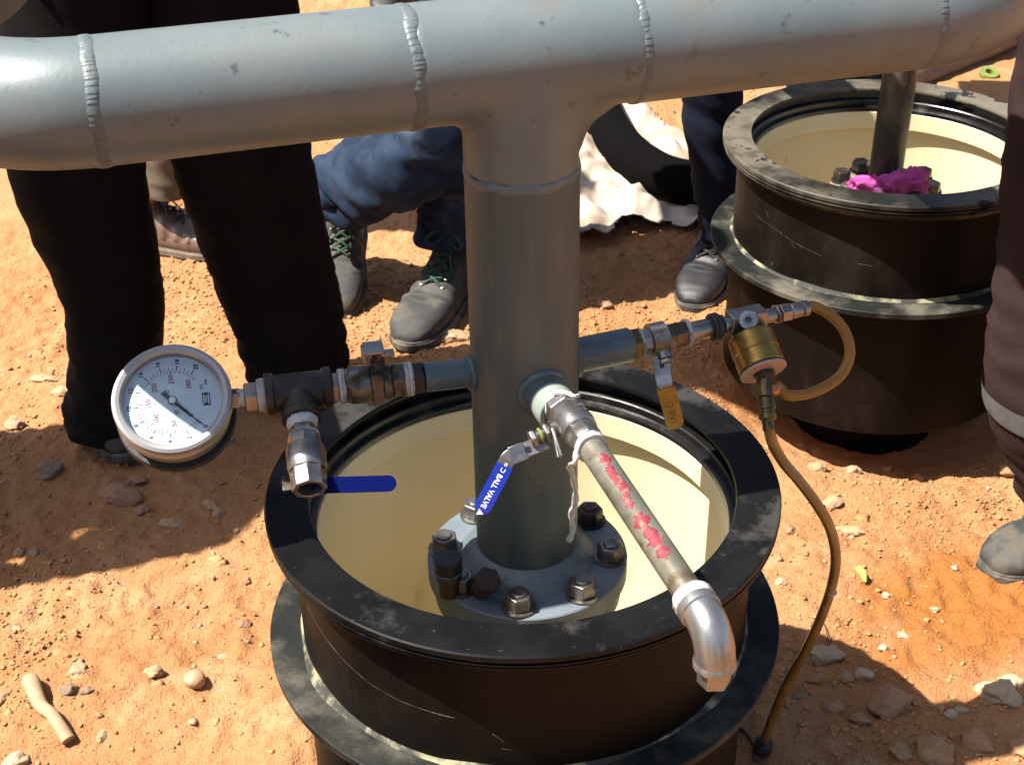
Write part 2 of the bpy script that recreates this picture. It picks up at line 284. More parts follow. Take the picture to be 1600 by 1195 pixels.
def text_mesh(s, size, org, X, Y, N, lift, bold=0.0, align='CENTER'):
    cu = bpy.data.curves.new('t', 'FONT'); cu.body = s; cu.size = size; cu.align_x = align; cu.align_y = 'CENTER'; cu.offset = bold; cu.resolution_u = 2
    o = bpy.data.objects.new('t', cu); COL.objects.link(o); dg = bpy.context.evaluated_depsgraph_get(); dg.update()
    me = bpy.data.meshes.new_from_object(o.evaluated_get(dg)); bpy.data.objects.remove(o)
    vs = [V(org) + X * v.co.x + Y * v.co.y + N * lift for v in me.vertices]; fs = [tuple(p.vertices) for p in me.polygons]
    bpy.data.meshes.remove(me); return vs, fs
def dirs(deg):
    a = math.radians(deg); return V((math.cos(a), math.sin(a), 0)), V((math.sin(a), -math.cos(a), 0))
Z = V((0, 0, 1))

# ------------------------------------------------------------------ ground
def vnoise(x, y, seed):
    xi = np.floor(x).astype(np.int64); yi = np.floor(y).astype(np.int64); fx = x - xi; fy = y - yi
    fx = fx * fx * (3 - 2 * fx); fy = fy * fy * (3 - 2 * fy)
    def h(a, b):
        n_ = (a * 374761393 + b * 668265263 + seed * 1442695041) & 0xffffffff
        n_ = ((n_ ^ (n_ >> 13)) * 1274126177) & 0xffffffff
        return ((n_ ^ (n_ >> 16)) & 0xffff) / 65535.0
    return (h(xi, yi) * (1 - fx) + h(xi + 1, yi) * fx) * (1 - fy) + (h(xi, yi + 1) * (1 - fx) + h(xi + 1, yi + 1) * fx) * fy
def gh(x, y, fine=True):
    x = np.asarray(x, float); y = np.asarray(y, float)
    h = -0.5 + 0.030 * (vnoise(x * 1.7, y * 1.7, 1) - 0.5) + 0.018 * (vnoise(x * 5, y * 5, 2) - 0.5) + 0.010 * (vnoise(x * 13 + 3, y * 13, 3) - 0.5)
    if fine:
        ca, sa = 0.8, 0.6; u = x * ca + y * sa; v = -x * sa + y * ca
        a = vnoise(u * 33, v * 33, 4); h = h + 0.0080 * (a - 0.5) + 0.0085 * np.abs(vnoise(x * 62, y * 62, 5) - 0.5) + 0.0048 * (vnoise(u * 120, v * 120, 6) - 0.5) + 0.004 * np.abs(vnoise(u * 88, v * 88, 7) - 0.5)
        m = np.clip((vnoise(x * 3.1 + 9, y * 3.1, 8) - 0.45) * 4, 0, 1)
        h = h + m * 0.010 * (vnoise(x * 48, y * 48, 9) - 0.4)
    for cx, cy, r0 in ((0, 0, 0.30), (0.646, 1.01, 0.30)):
        d = np.hypot(x - cx, y - cy); h = h + 0.02 * np.exp(-((d - 0.33) / 0.06) ** 2) - 0.04 * np.clip(1 - d / 0.27, 0, 1)
    h = h - 0.055 * np.clip(1 - np.hypot((x - 0.70) / 0.42, (y - 0.80) / 0.36) ** 2, 0, 1) ** 1.3
    return h
def ghs(x, y): return float(gh(np.array([x]), np.array([y]))[0])
fx = np.arange(-1.15, 1.20, 0.0062); fy = np.arange(-0.35, 1.75, 0.0062)
xs = np.concatenate([-np.geomspace(60, 1.25, 40), fx, np.geomspace(1.25, 60, 40)])
ys = np.concatenate([-np.geomspace(60, 0.4, 40), fy, np.linspace(1.76, 4.2, 150), np.geomspace(4.3, 90, 30)])
XX, YY = np.meshgrid(xs, ys); HH = gh(XX, YY)
far = np.clip((np.hypot(XX, YY - 1) - 3.5) / 3, 0, 1); HH = HH * (1 - far) + (-0.5 + 0.25 * (vnoise(XX * 0.25, YY * 0.25, 11) - 0.5)) * far
nx, ny = len(xs), len(ys)
me = bpy.data.meshes.new('ground'); me.vertices.add(nx * ny); me.vertices.foreach_set('co', np.stack([XX, YY, HH], -1).reshape(-1))
idx = np.arange(nx * ny).reshape(ny, nx); q = np.stack([idx[:-1, :-1], idx[:-1, 1:], idx[1:, 1:], idx[1:, :-1]], -1).reshape(-1, 4)
me.loops.add(q.size); me.loops.foreach_set('vertex_index', q.reshape(-1)); me.polygons.add(len(q)); me.polygons.foreach_set('loop_start', np.arange(len(q)) * 4)
me.polygons.foreach_set('loop_total', np.full(len(q), 4)); me.polygons.foreach_set('use_smooth', np.ones(len(q), bool)); me.update(calc_edges=True); me.materials.append(M['ground'])
go = bpy.data.objects.new('ground', me); COL.objects.link(go); go['kind'] = 'structure'

# ------------------------------------------------------------------ the riser, tee and header
PX, PY, RP = 0.0046, -0.0001, 0.0572
ZH = 0.4913; HD, HF = dirs(15.1); HB = -HF; O = V((PX, PY, 0)); HO = O + Z * ZH
man = empty('pipe_manifold', (PX, PY, -0.124), 'large grey welded pipe tee and riser bolted into the nearest black sump', 'pipework')
def bead(c, ax, r, m, name='weld_bead', rb=0.0062, n=640, rip=62, wob=0.0012, seed=0, amp=0.0006, a0=0, a1=2 * PI):
    ax = V(ax).normalized(); u = Z if abs(ax.z) < 0.9 else V((1, 0, 0)); u = (u - ax * u.dot(ax)).normalized(); w_ = ax.cross(u); b = MB(); rr = []
    for i in range(n):
        t = 2 * PI * i / n; d = u * math.cos(t) + w_ * math.sin(t); ring = []
        wb = mn.noise(V((math.cos(t) * 2.3 + seed, math.sin(t) * 2.3, seed))) * wob * 3
        sz = 1 + 0.35 * mn.noise(V((math.cos(t) * 4 + seed, math.sin(t) * 4, seed + 5)))
        for k in range(10):
            p = 2 * PI * k / 10; sk = math.cos(p)
            rp = ((t * rip + 1.5 * (1 - abs(sk)) + 5.5 * mn.noise(V((math.cos(t) * 5, math.sin(t) * 5, seed)))) % (2 * PI)) / (2 * PI)
            h = rb * sz * 0.30 * math.sin(p) + amp * (rp - 0.5) * max(0, math.sin(p))
            ring.append(V(c) + ax * (rb * sz * sk + wb) + d * (r - 0.0012 + h))
        rr.append(ring)
    b.rings(rr, True); return b.build(name, m, man, ang=60)
# header runs, tee (smooth union)
def tube(a, b_, r, name, m, parent, seg=64, n=2):
    return MB().sweep([V(a).lerp(V(b_), i / n) for i in range(n + 1)], r, seg).build(name, m, parent)
TL = 0.108
tube(HO - HD * 0.389, HO - HD * TL, RP, 'header_pipe', 'paint', man); tube(HO + HD * TL, HO + HD * 0.412, RP, 'header_pipe', 'paint', man)
def tee_mesh():
    b = MB(); b.sweep([HO - HD * TL, HO + HD * TL], RP, 72); b.sweep([HO, O + Z * (ZH - TL - 0.004)], RP, 72, up=HD)
    me = bpy.data.meshes.new('tee'); me.from_pydata(b.v, [], b.f)
    me = baked(me, [('REMESH', dict(mode='VOXEL', voxel_size=0.0042))])
    n_ = len(me.vertices); co = np.empty(n_ * 3); me.vertices.foreach_get('co', co); P = co.reshape(-1, 3)
    h = np.array(HO); d = np.array(HD); zz = np.array([0, 0, 1.0]); f = np.array(HF)
    def sdf(P):
        q = P - h; s = q @ d; z = q @ zz; y = q @ f
        a = np.hypot(y, z) - RP; c = np.where(z < 0, np.hypot(s, y), np.sqrt(s * s + y * y + z * z)) - RP
        rk = np.clip((s + 0.03) / 0.06, 0, 1); kk = (0.024 + 0.028 * rk * rk * (3 - 2 * rk)) * np.clip(1.15 - (y / RP) ** 2, 0.10, 1); hh = np.clip(0.5 + 0.5 * (c - a) / kk, 0, 1)
        fade = np.clip((TL - np.abs(s)) / 0.03, 0, 1) * np.clip((TL + z) / 0.02, 0, 1); fade = fade * fade * (3 - 2 * fade)
        low = np.clip(-z / 0.045, 0, 1); low = low * low * (3 - 2 * low)
        return np.minimum(a, c) * (1 - low) + (c * (1 - hh) + a * hh - kk * hh * (1 - hh) * fade) * low
    q = P - h; s = q @ d; z = q @ zz
    keep = (np.abs(s) < TL - 0.003) & (z > -TL + 0.002)
    for it in range(7):
        e = 1e-4; v = sdf(P); G = np.stack([(sdf(P + np.eye(3)[i] * e) - v) / e for i in range(3)], -1); G /= np.maximum(np.linalg.norm(G, axis=1, keepdims=True), 0.3)
        P = P - np.where(keep, v, 0)[:, None] * G * 0.9
    me.vertices.foreach_set('co', P.reshape(-1)); me.update(); return me
finish(tee_mesh(), 'tee_fitting', 'paint', man, ang=70)
def elbow(start, d, turn, R, leg, name='elbow'):
    pts = [start - d * 0.001]; N = 18
    for i in range(N + 1):
        t = PI / 2 * i / N; pts.append(start + d * (R * math.sin(t)) + turn * (R * (1 - math.cos(t))))
    o = MB().sweep(pts, RP, 64).build(name, 'paint', man)
    e = pts[-1]; tube(e, e + turn * leg, RP, 'branch_pipe', 'paint', man); return e
eL = elbow(HO - HD * 0.389, -HD, HB, 0.152, 0.45); eR = elbow(HO + HD * 0.412, HD, HB, 0.152, 1.5)
for s_, sd in ((-0.389, 1), (-TL, 2), (TL, 3), (0.412, 4)): bead(HO + HD * s_, HD, RP, 'bead', seed=sd, rb=0.0068 if sd < 3 else 0.0054)
bead(eL, HB, RP, 'bead', seed=8); bead(eR, HB, RP, 'bead', seed=9)
for e, L_ in ((eL, 0.45), (eR, 1.5)):
    MB().lathe([(RP + 0.001, L_ - 0.01), (RP + 0.05, L_ - 0.01), (RP + 0.052, L_ - 0.008), (RP + 0.052, L_ + 0.014), (RP + 0.05, L_ + 0.016), (0.0, L_ + 0.016)], e, HB, 48).build('blank_flange', 'paint', man, ang=30)
# riser
ZF = -0.0992
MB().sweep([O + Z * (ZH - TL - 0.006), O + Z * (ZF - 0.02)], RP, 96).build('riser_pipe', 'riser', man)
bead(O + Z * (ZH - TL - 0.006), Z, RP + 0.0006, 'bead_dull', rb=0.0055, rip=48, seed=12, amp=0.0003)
MB().lathe([(RP - 0.002, ZF + 0.022), (RP + 0.004, ZF + 0.020), (RP + 0.011, ZF + 0.012), (RP + 0.018, ZF + 0.005), (RP + 0.021, ZF + 0.0015), (RP + 0.023, ZF - 0.001), (RP - 0.004, ZF - 0.001)], O, Z, 96, closed=True).build('flange_weld', 'bead_dull', man, ang=60)
fl = MB().lathe([(0.05, ZF), (0.1130, ZF), (0.1145, ZF - 0.0015), (0.1145, ZF - 0.022), (0.1130, ZF - 0.024), (0.05, ZF - 0.024)], O, Z, 128, closed=True).build('flange', 'flange', man, ang=25)
MB().lathe([(0.05, ZF - 0.024), (0.105, ZF - 0.025), (0.108, ZF - 0.05), (0.07, ZF - 0.055), (0.062, ZF - 0.35), (0.05, ZF - 0.35)], O, Z, 64, closed=True).build('lower_neck', 'paint', man, ang=30)
# bolts: eight hex nuts with studs and washers
for k in range(8):
    an = math.radians(-96.5 + 45 * k); c = O + V((math.cos(an), math.sin(an), 0)) * 0.0955 + Z * ZF
    rot = V((math.cos(an * 1.7 + k), math.sin(an * 1.7 + k), 0)); nm = 'bolt' if k not in (7 - 1, 3 - 0) else 'bolt'
    nm = {3: 'bolt_black', 2: 'bolt'}.get(k, 'bolt')
    b = MB(); b.lathe([(0.0125, 0.003), (0.0160, 0.003), (0.0160, 0.0165), (0.0142, 0.0198), (0.0100, 0.0198)], c, Z, sides=6, ref=rot)
    o = b.build('hex_nut', nm, man, bevel=0.0009)
    if nm == 'bolt_black': o['label'] = 'blackened hex nut on its stud'
    MB().lathe([(0.0192, 0.0002), (0.0192, 0.0030), (0.009, 0.0030)], c, Z, 32).build('washer', nm, o, ang=30)
    MB().lathe([(0.0088, 0.0150), (0.0088, 0.0215), (0.0075, 0.0228), (0.002, 0.0228)], c, Z, 24).build('stud', nm, o, ang=30)
# spare bolts lying by the riser foot
sp_ = empty('spare_bolt', (-0.083, -0.023, ZF), 'black round-headed bolt standing on the flange left of the riser', 'bolt')
b = MB(); b.lathe([(0.0125, 0), (0.0125, 0.024), (0.0150, 0.024), (0.0150, 0.0275)], (-0.083, -0.0455, ZF + 0.0005), Z, 28); b.build('nut', 'bolt_black', sp_, ang=30)
b = MB(); b.lathe([(0.0148, 0.028), (0.0156, 0.029), (0.0156, 0.032), (0.0148, 0.033)], (-0.083, -0.0455, ZF), Z, 28); b.build('washer', 'steel_dark', sp_, ang=30)
b = MB(); b.lathe([(0.0146, 0.0335), (0.0154, 0.035), (0.0154, 0.048), (0.0143, 0.0500), (0.003, 0.0503)], (-0.083, -0.0455, ZF), Z, 28); b.build('head', 'black_rubber', sp_, ang=30)
sp_.location = (-0.083, -0.0455, ZF)
# a hex plug lying tilted
tp = empty('rusty_plug', (-0.044, -0.078, ZF), 'rusty dark hex plug lying tilted against the foot of the riser on the flange', 'plug')
pa = V((0.25, -0.55, 0.8)).normalized(); pc = V((-0.046, -0.076, ZF + 0.0145))
MB().lathe([(0.0128, -0.006), (0.0132, -0.002), (0.0132, 0.011), (0.010, 0.013)], pc, pa, 28).build('body', 'bolt_black', tp, ang=30)
MB().lathe([(0.0140, 0.013), (0.0155, 0.0145), (0.0155, 0.027), (0.0142, 0.029)], pc, pa, sides=6).build('hex_head', mat('rust', (0.035, 0.014, 0.008), 0.6, 0.3, (0.03, 0.02, 0.016), 80, bump=0.4, bs=200), tp, bevel=0.001)
# outlets on the riser
LD, LF = dirs(10); RD, RF_ = dirs(20); ZO = 0.151; OO = O + Z * ZO
def saddle(d, rn, seed):
    """weld bead along the curve where a nipple meets the riser"""
    side = Z.cross(d).normalized(); b = MB(); P = []
    for i in range(72):
        t = 2 * PI * i / 72; y = rn * math.cos(t); z = rn * math.sin(t)
        P.append(OO + side * y + Z * z + d * (math.sqrt(RP ** 2 - y * y) + 0.0005 + 0.001 * mn.noise(V((math.cos(t) * 3, math.sin(t) * 3, seed)))))
    b.sweep(P, [0.0048 + 0.0016 * mn.noise(V((i * 0.9, seed, 0))) for i in range(72)], 8, closed=True)
    b.build('outlet_weld', 'blue_grey', man, ang=70)
def nipple(d, r, s1, m='blue_grey', s0=0.03):
    o_ = MB().lathe([(r, s0), (r, s1 - 0.001), (r - 0.001, s1), (r - 0.006, s1), (r - 0.006, s1 - 0.004)], OO, d, 40).build('outlet_socket', m, man, ang=30); return o_
nipple(-LD, 0.0158, 0.107); saddle(-LD, 0.0158, 1)
nipple(RD, 0.0190, 0.122); saddle(RD, 0.0190, 2)
nipple(RF_, 0.0228, 0.076); saddle(RF_, 0.0228, 3)
MB().lathe([(0.0175, 0.062), (0.0222, 0.0635), (0.0226, 0.065), (0.0226, 0.0985), (0.0215, 0.100), (0.0175, 0.100), (0.0172, 0.09)], OO, RF_, 44).build('pale_socket', mat('pale_green_primer', (0.27, 0.31, 0.27), 0.5, 0, (0.22, 0.26, 0.23), 40, bump=0.3, bs=200), man, ang=30)

# ------------------------------------------------------------------ sumps
def sump(loc, mats, label):
    e = empty('sump_chamber', (loc[0], loc[1], loc[2] - 0.50), label, 'sump'); c = V(loc)
    def part(name, prof, m, seg=160, ang=24, **k): return MB().lathe(prof, c, Z, seg, closed=True, **k).build(name, m, e, ang=ang)
    part('rim', [(0.2370, 0.0), (0.2835, 0.0), (0.2852, -0.0015), (0.2852, -0.0075), (0.2805, -0.0085), (0.2805, -0.0105), (0.2845, -0.0112), (0.2845, -0.0135), (0.2790, -0.0145), (0.2790, -0.0165), (0.2822, -0.0172), (0.2822, -0.0195), (0.2765, -0.0205), (0.272, -0.027), (0.2640, -0.034),
                 (0.2490, -0.034), (0.2490, -0.006), (0.2370, -0.006), (0.2362, -0.003)], mats[0])
    part('inner_ledge', [(0.2490, -0.0225), (0.2400, -0.0235), (0.2385, -0.025), (0.2385, -0.0335), (0.2350, -0.0340), (0.2315, -0.0350), (0.2305, -0.0365), (0.2305, -0.0425), (0.2490, -0.0425)], 'hdpe_in')
    part('cylinder_wall', [(0.2575, -0.033), (0.2575, -0.1805), (0.2450, -0.1805), (0.2450, -0.0430), (0.2490, -0.0340)], mats[1])
    part('collar', [(0.2577, -0.1800), (0.2650, -0.1806), (0.2955, -0.1812), (0.2968, -0.1825), (0.2968, -0.1905), (0.2955, -0.1918), (0.259, -0.192), (0.2577, -0.19)], mats[2])
    # mastic fillet between wall and collar, uneven
    b = MB(); rr = []
    for i in range(220):
        t = 2 * PI * i / 220; a = max(0.0006, 0.0045 * (0.75 + 1.6 * mn.noise(V((math.cos(t) * 3 + loc[0] * 9, math.sin(t) * 3, 2))) - 0.35 * math.sin(t + 0.5)))
        d = V((math.cos(t), math.sin(t), 0))
        rr.append([c + d * 0.2572 + Z * (-0.1802), c + d * (0.2578 + a) + Z * (-0.1795), c + d * (0.258 + a * 0.4) + Z * (-0.1797 + a * 0.5), c + d * 0.2572 + Z * (-0.1790 + a)])
    b.rings(rr, True).build('mastic', 'mastic', e, ang=60)
    part('lower_wall', [(0.2600, -0.192), (0.2600, -0.4335), (0.2585, -0.4360), (0.2490, -0.4360), (0.2490, -0.192)], mats[1])
    part('cream_lip', [(0.2312, -0.0430), (0.2300, -0.0445), (0.2300, -0.0740), (0.2312, -0.0760), (0.2450, -0.0780), (0.2450, -0.0430)], 'cream')
    # liner with a step and a rounded bottom
    part('cream_liner', [(0.2425, -0.0765), (0.2415, -0.20), (0.2395, -0.34), (0.236, -0.375), (0.225, -0.40), (0.19, -0.415), (0.0, -0.42), (0.0, -0.43), (0.246, -0.43), (0.2445, -0.0765)], 'cream')
    part('base_neck', [(0.14, -0.436), (0.14, -0.64), (0.12, -0.64), (0.12, -0.436)], mats[1], seg=80)
    # little drilled holes in the rim: dark plugs stand in for their shade
    b = MB()
    for k in range(26):
        t = 2 * PI * (k + 0.4 * random.random()) / 26; d = V((math.cos(t), math.sin(t), 0)); p = c + d * (0.2755 + 0.002 * random.random())
        b.lathe([(0.0016, -0.001), (0.0016, 0.0006), (0.0009, 0.0006), (0.0009, -0.001)], p, Z, 8, closed=True)
    b.build('hole_plug', 'iron', e); COL.objects[-1]['kind'] = 'stuff'
    return e
s1 = sump((0, 0, 0), ('hdpe', 'wall', 'collar'), 'nearest round black sump chamber with cream lining, the grey riser bolted inside it')
s2 = sump((0.6462, 1.0116, -0.013), ('hdpe_far', 'wall', 'collar'), 'far round black sump chamber at the right with pink foam inside')
def scratches(e, c, arcs, m):
    for pts, r in arcs:
        P = []
        for i in range(len(pts) - 1):
            for j in range(10):
                t = j / 10; P.append((pts[i][0] + (pts[i + 1][0] - pts[i][0]) * t, pts[i][1] + (pts[i + 1][1] - pts[i][1]) * t))
        b = MB(); b.sweep([V(c) + V((math.cos(math.radians(a)) * 0.2575, math.sin(math.radians(a)) * 0.2575, z)) for a, z in P], [max(0.0001, 0.6 * r * (0.2 + 0.9 * abs(mn.noise(V((i * 0.35, r * 900, 0)))))) for i in range(len(P))], 6)
        b.build('scratch', m, e)
SCR = mat('scratch_pale', (0.09, 0.072, 0.055), 0.8, 0, (0.02, 0.016, 0.012), 60)
scratches(s1, (0, 0, 0), [([(-163, -0.070), (-150, -0.088), (-138, -0.100), (-129, -0.108), (-120, -0.112), (-108, -0.113)], 0.0006), ([(-112, -0.113), (-106, -0.1135)], 0.0018), ([(-98, -0.128), (-95, -0.140)], 0.0013), ([(-96, -0.148), (-93, -0.150)], 0.0008)], SCR)
scratches(s2, (0.6462, 1.0116, -0.013), [([(-160, -0.095), (-146, -0.100), (-133, -0.112), (-124, -0.118)], 0.0007), ([(-152, -0.078), (-150, -0.088)], 0.0016), ([(-112, -0.118), (-106, -0.119)], 0.0010), ([(-138, -0.112), (-136, -0.120)], 0.0014)], SCR)
# far sump contents: flange plate with bolts, black pipe, pink foam
C2 = V((0.6462, 1.0116, -0.013)); fz = -0.105
tf = empty('vent_pipe', (C2.x, C2.y, fz - 0.02), 'thin scuffed black pipe rising out of the far sump with its bolted base plate', 'pipe')
MB().lathe([(0.02, fz), (0.094, fz), (0.095, fz - 0.002), (0.095, fz - 0.018), (0.02, fz - 0.018)], C2 + V((0, 0, 0.013)), Z, 64, closed=True).build('base_plate', mat('dusty_pink_steel', (0.30, 0.22, 0.18), 0.6, 0.2, (0.2, 0.16, 0.13), 20), tf, ang=25)
MB().lathe([(0.02, fz - 0.018), (0.055, fz - 0.018), (0.055, fz - 0.33), (0.02, fz - 0.33)], C2 + V((0, 0, 0.013)), Z, 48, closed=True).build('neck', 'iron', tf, ang=25)
MB().sweep([C2 + V((-0.004, 0, -0.11)), C2 + V((0.001, 0, 0.15)), C2 + V((0.006, 0, 0.75)), C2 + V((0.006, 0, 1.1))], 0.0285, 48).build('tube', 'far_pipe', tf)
for k in range(8):
    an = math.radians(22.5 + 45 * k); c = C2 + V((math.cos(an) * 0.077, math.sin(an) * 0.077, fz + 0.013))
    o = MB().lathe([(0.013, 0.002), (0.0155, 0.002), (0.0155, 0.017), (0.0138, 0.020)], c, Z, sides=6).build('hex_nut', 'bolt' if k % 3 else 'bolt_black', tf, bevel=0.0008)
    MB().lathe([(0.018, 0), (0.018, 0.0025)], c, Z, 24).build('washer', 'bolt_black', o, ang=30)
def lump(c, r, seed, amp=0.25, sub=3, sc=1.6, flat=0):
    bm = bmesh.new(); bmesh.ops.create_icosphere(bm, subdivisions=sub, radius=1)
    for v in bm.verts:
        d = v.co.normalized(); k = 1 + amp * mn.noise(d * sc + V((seed, 0, 0))) + amp * 0.4 * mn.noise(d * sc * 2.7 + V((0, seed, 0)))
        if flat: # chipped planes
            for j in range(5):
                pn = V((math.sin(seed * 3 + j * 2.1), math.cos(seed * 5 + j * 1.7), math.sin(seed + j * 4.4))).normalized(); lim = 0.78
                dd = (d * k).dot(pn)
                if dd > lim: k *= lim / dd
        v.co = V((d.x * k * r[0], d.y * k * r[1], d.z * k * r[2])) + V(c)
    me = bpy.data.meshes.new('lump'); bm.to_mesh(me); bm.free(); return me
for i, (x, y, z, r) in enumerate(((0.613, 0.968, -0.088, (0.042, 0.016, 0.024)), (0.668, 0.960, -0.080, (0.034, 0.018, 0.030)))):
    o = finish(lump((x, y, z), r, 31 + i, 0.45, 4, 2.6), 'pink_foam', 'pink', ang=60)
    meta(o, ['low flat lump of pink foam, left one in the far sump', 'taller rounded lump of pink foam, right one in the far sump'][i], 'foam')

# ------------------------------------------------------------------ left arm: inline valve, tee, gauge, small valve
def hexa(b, o, d, s0, s1, r, ch=0.0012): return b.lathe([(r - ch * 1.5, s0), (r, s0 + ch), (r, s1 - ch), (r - ch * 1.5, s1)], o, d, sides=6, ref=Z)
def tapeband(parent, o, d, s0, s1, r, seed=0, n=14):
    b = MB(); prof = []
    for i in range(n + 1): prof.append((r + 0.0007 * math.sin(i * 2.3 + seed) + 0.0006 * math.sin(i * 5.1), s0 + (s1 - s0) * i / n))
    b.lathe(prof, o, d, 32)
    b.v = [tuple(V(v) + V((mn.noise(V(v) * 160 + V((seed, 0, 0))), mn.noise(V(v) * 160 + V((9, seed, 0))), mn.noise(V(v) * 160 + V((0, 5, seed))))) * 0.0009) for v in b.v]
    return b.build('seal_tape', 'tape', parent, ang=80)
lv = empty('ball_valve', tuple(OO - LD * 0.154), 'dirty nickel inline ball valve between the riser and the dark iron tee', 'valve')
b = MB(); hexa(b, OO, -LD, 0.108, 0.120, 0.0185); b.build('hex_collar', 'iron', lv, bevel=0.0006)
tapeband(lv, OO, -LD, 0.1195, 0.1285, 0.0172, 1)
b = MB(); hexa(b, OO, -LD, 0.128, 0.142, 0.0195); b.build('end_hex', 'steel_dark', lv, bevel=0.0006)
MB().lathe([(0.0165, 0.141), (0.0195, 0.143), (0.0195, 0.150), (0.0175, 0.151)], OO, -LD, 36).build('waist', 'steel_dark', lv, ang=30)
b = MB(); b.box(OO - LD * 0.157, (0.014, 0.034, 0.036), (LD, LF, Z)); b.build('body', 'steel_dark', lv, bevel=0.002)
b = MB(); b.lathe([(0.0175, 0.163), (0.0200, 0.165), (0.0205, 0.176), (0.0190, 0.186)], OO, -LD, 36); hexa(b, OO, -LD, 0.180, 0.190, 0.0205); b.build('tail_body', 'steel_dark', lv, ang=30, bevel=0.0005)
st = OO - LD * 0.155 + Z * 0.018
MB().lathe([(0.0075, 0), (0.0075, 0.010), (0.0055, 0.010), (0.0055, 0.018)], st, Z, 20).build('stem', 'steel_dark', lv, ang=30)
b = MB(); hexa(b, st, Z, 0.012, 0.019, 0.0085); b.build('stem_nut', 'steel_dark', lv, bevel=0.0005)
# short lever seen end on
b = MB(); b.box(st + Z * 0.0215 - LD * 0.003 - LF * 0.004, (0.021, 0.024, 0.004), (LD, LF, Z)); b.box(st + Z * 0.016 + LD * 0.012, (0.012, 0.010, 0.005), (LD, LF, Z)); b.box(st + Z * 0.0165 - LD * 0.014, (0.0035, 0.022, 0.014), (LD, LF, Z)); b.build('lever', 'steel', lv, bevel=0.001)
tapeband(lv, OO, -LD, 0.190, 0.197, 0.0182, 2)
ut = empty('pipe_tee', tuple(OO - LD * 0.238), 'dark rough iron tee fitting left of the inline valve with a branch towards the viewer', 'pipe fitting')
b = MB(); hexa(b, OO, -LD, 0.1965, 0.2045, 0.0170); b.build('nipple_hex', 'steel', ut, bevel=0.0006)
tapeband(ut, OO, -LD, 0.2045, 0.2185, 0.0172, 3)
TC = OO - LD * 0.2385; br = (LF * math.cos(math.radians(24)) - Z * math.sin(math.radians(24))).normalized()
b = MB(); b.lathe([(0.0215, -0.034), (0.0222, -0.033), (0.0222, -0.026), (0.0198, -0.0245), (0.0195, 0), (0.0198, 0.0245), (0.0222, 0.026), (0.0222, 0.033), (0.0215, 0.034)], TC + LD * 0.0, LD, 44)
b.lathe([(0.0185, 0), (0.0185, 0.026), (0.0208, 0.028), (0.0208, 0.036), (0.016, 0.036)], TC, br, 36); b.build('body', 'iron', ut, ang=30, bevel=0.0008)
tapeband(ut, OO, -LD, 0.2722, 0.2805, 0.0170, 4)
b = MB(); hexa(b, OO, -LD, 0.280, 0.294, 0.0165); b.build('reducer_hex', 'steel', ut, bevel=0.0006)
MB().lathe([(0.009, 0.292), (0.009, 0.301)], OO, -LD, 24).build('thread', 'tape', ut)
# small drain valve on the branch
dv = empty('drain_valve', tuple(TC + br * 0.07), 'small grey ball valve below the iron tee with a blue lever coloured as in shade', 'valve')
b = MB(); prof = [(0.0135, 0.034), (0.0155, 0.036), (0.0160, 0.040), (0.0145, 0.044), (0.0145, 0.047)]; b.lathe(prof, TC, br, 28)
b.v = [tuple(V(v) + V((mn.noise(V(v) * 300), mn.noise(V(v) * 300 + V((9, 0, 0))), mn.noise(V(v) * 300 + V((0, 9, 0))))) * 0.003) for v in b.v]; b.build('seal_tape', 'tape', dv, ang=80)
b = MB(); b.lathe([(0.0145, 0.046), (0.0150, 0.047), (0.0150, 0.053), (0.0145, 0.054)], TC, br, sides=6, ref=LD); b.build('nipple_hex', 'steel', dv, bevel=0.0006)
tapeband(dv, TC, br, 0.0535, 0.0570, 0.0150, 6)
b = MB(); b.lathe([(0.0160, 0.0565), (0.0168, 0.058), (0.0172, 0.066), (0.0172, 0.070)], TC, br, sides=8, ref=LD); b.build('end_hex', 'steel', dv, bevel=0.0006)
b = MB(); b.lathe([(0.0168, 0.069), (0.0195, 0.071), (0.0200, 0.076), (0.0200, 0.092), (0.0186, 0.098)], TC, br, 40); b.build('body', 'steel', dv, ang=30, bevel=0.0006)
b = MB(); b.lathe([(0.0180, 0.097), (0.0186, 0.098), (0.0180, 0.118), (0.0172, 0.1195), (0.0128, 0.1195), (0.0124, 0.117), (0.0120, 0.09)], TC, br, sides=8, ref=LD, caps=False); b.build('outlet_hex', 'steel', dv, bevel=0.0006)
MB().lathe([(0.0132, 0.119), (0.0128, 0.112), (0.0134, 0.109), (0.0126, 0.105), (0.0130, 0.100), (0.010, 0.098)], TC, br, 32, caps=False).build('bore', mat('bore_shadowed_brass', (0.10, 0.07, 0.04), 0.5, 0.6), dv)
dn = LD.cross(br).normalized()
if dn.z > 0: dn = -dn
sc_ = TC + br * 0.093 + dn * 0.019
b = MB(); b.lathe([(0.007, -0.002), (0.007, 0.008), (0.0055, 0.008), (0.0055, 0.013)], sc_, dn, 20); hexa(b, sc_, dn, 0.009, 0.014, 0.008); b.build('stem', 'steel_dark', dv, ang=30)
MB().box(sc_ + dn * 0.0075 - LD * 0.010, (0.034, 0.017, 0.0025), (LD, br, dn)).build('lever_stop', 'steel_dark', dv, bevel=0.0008)
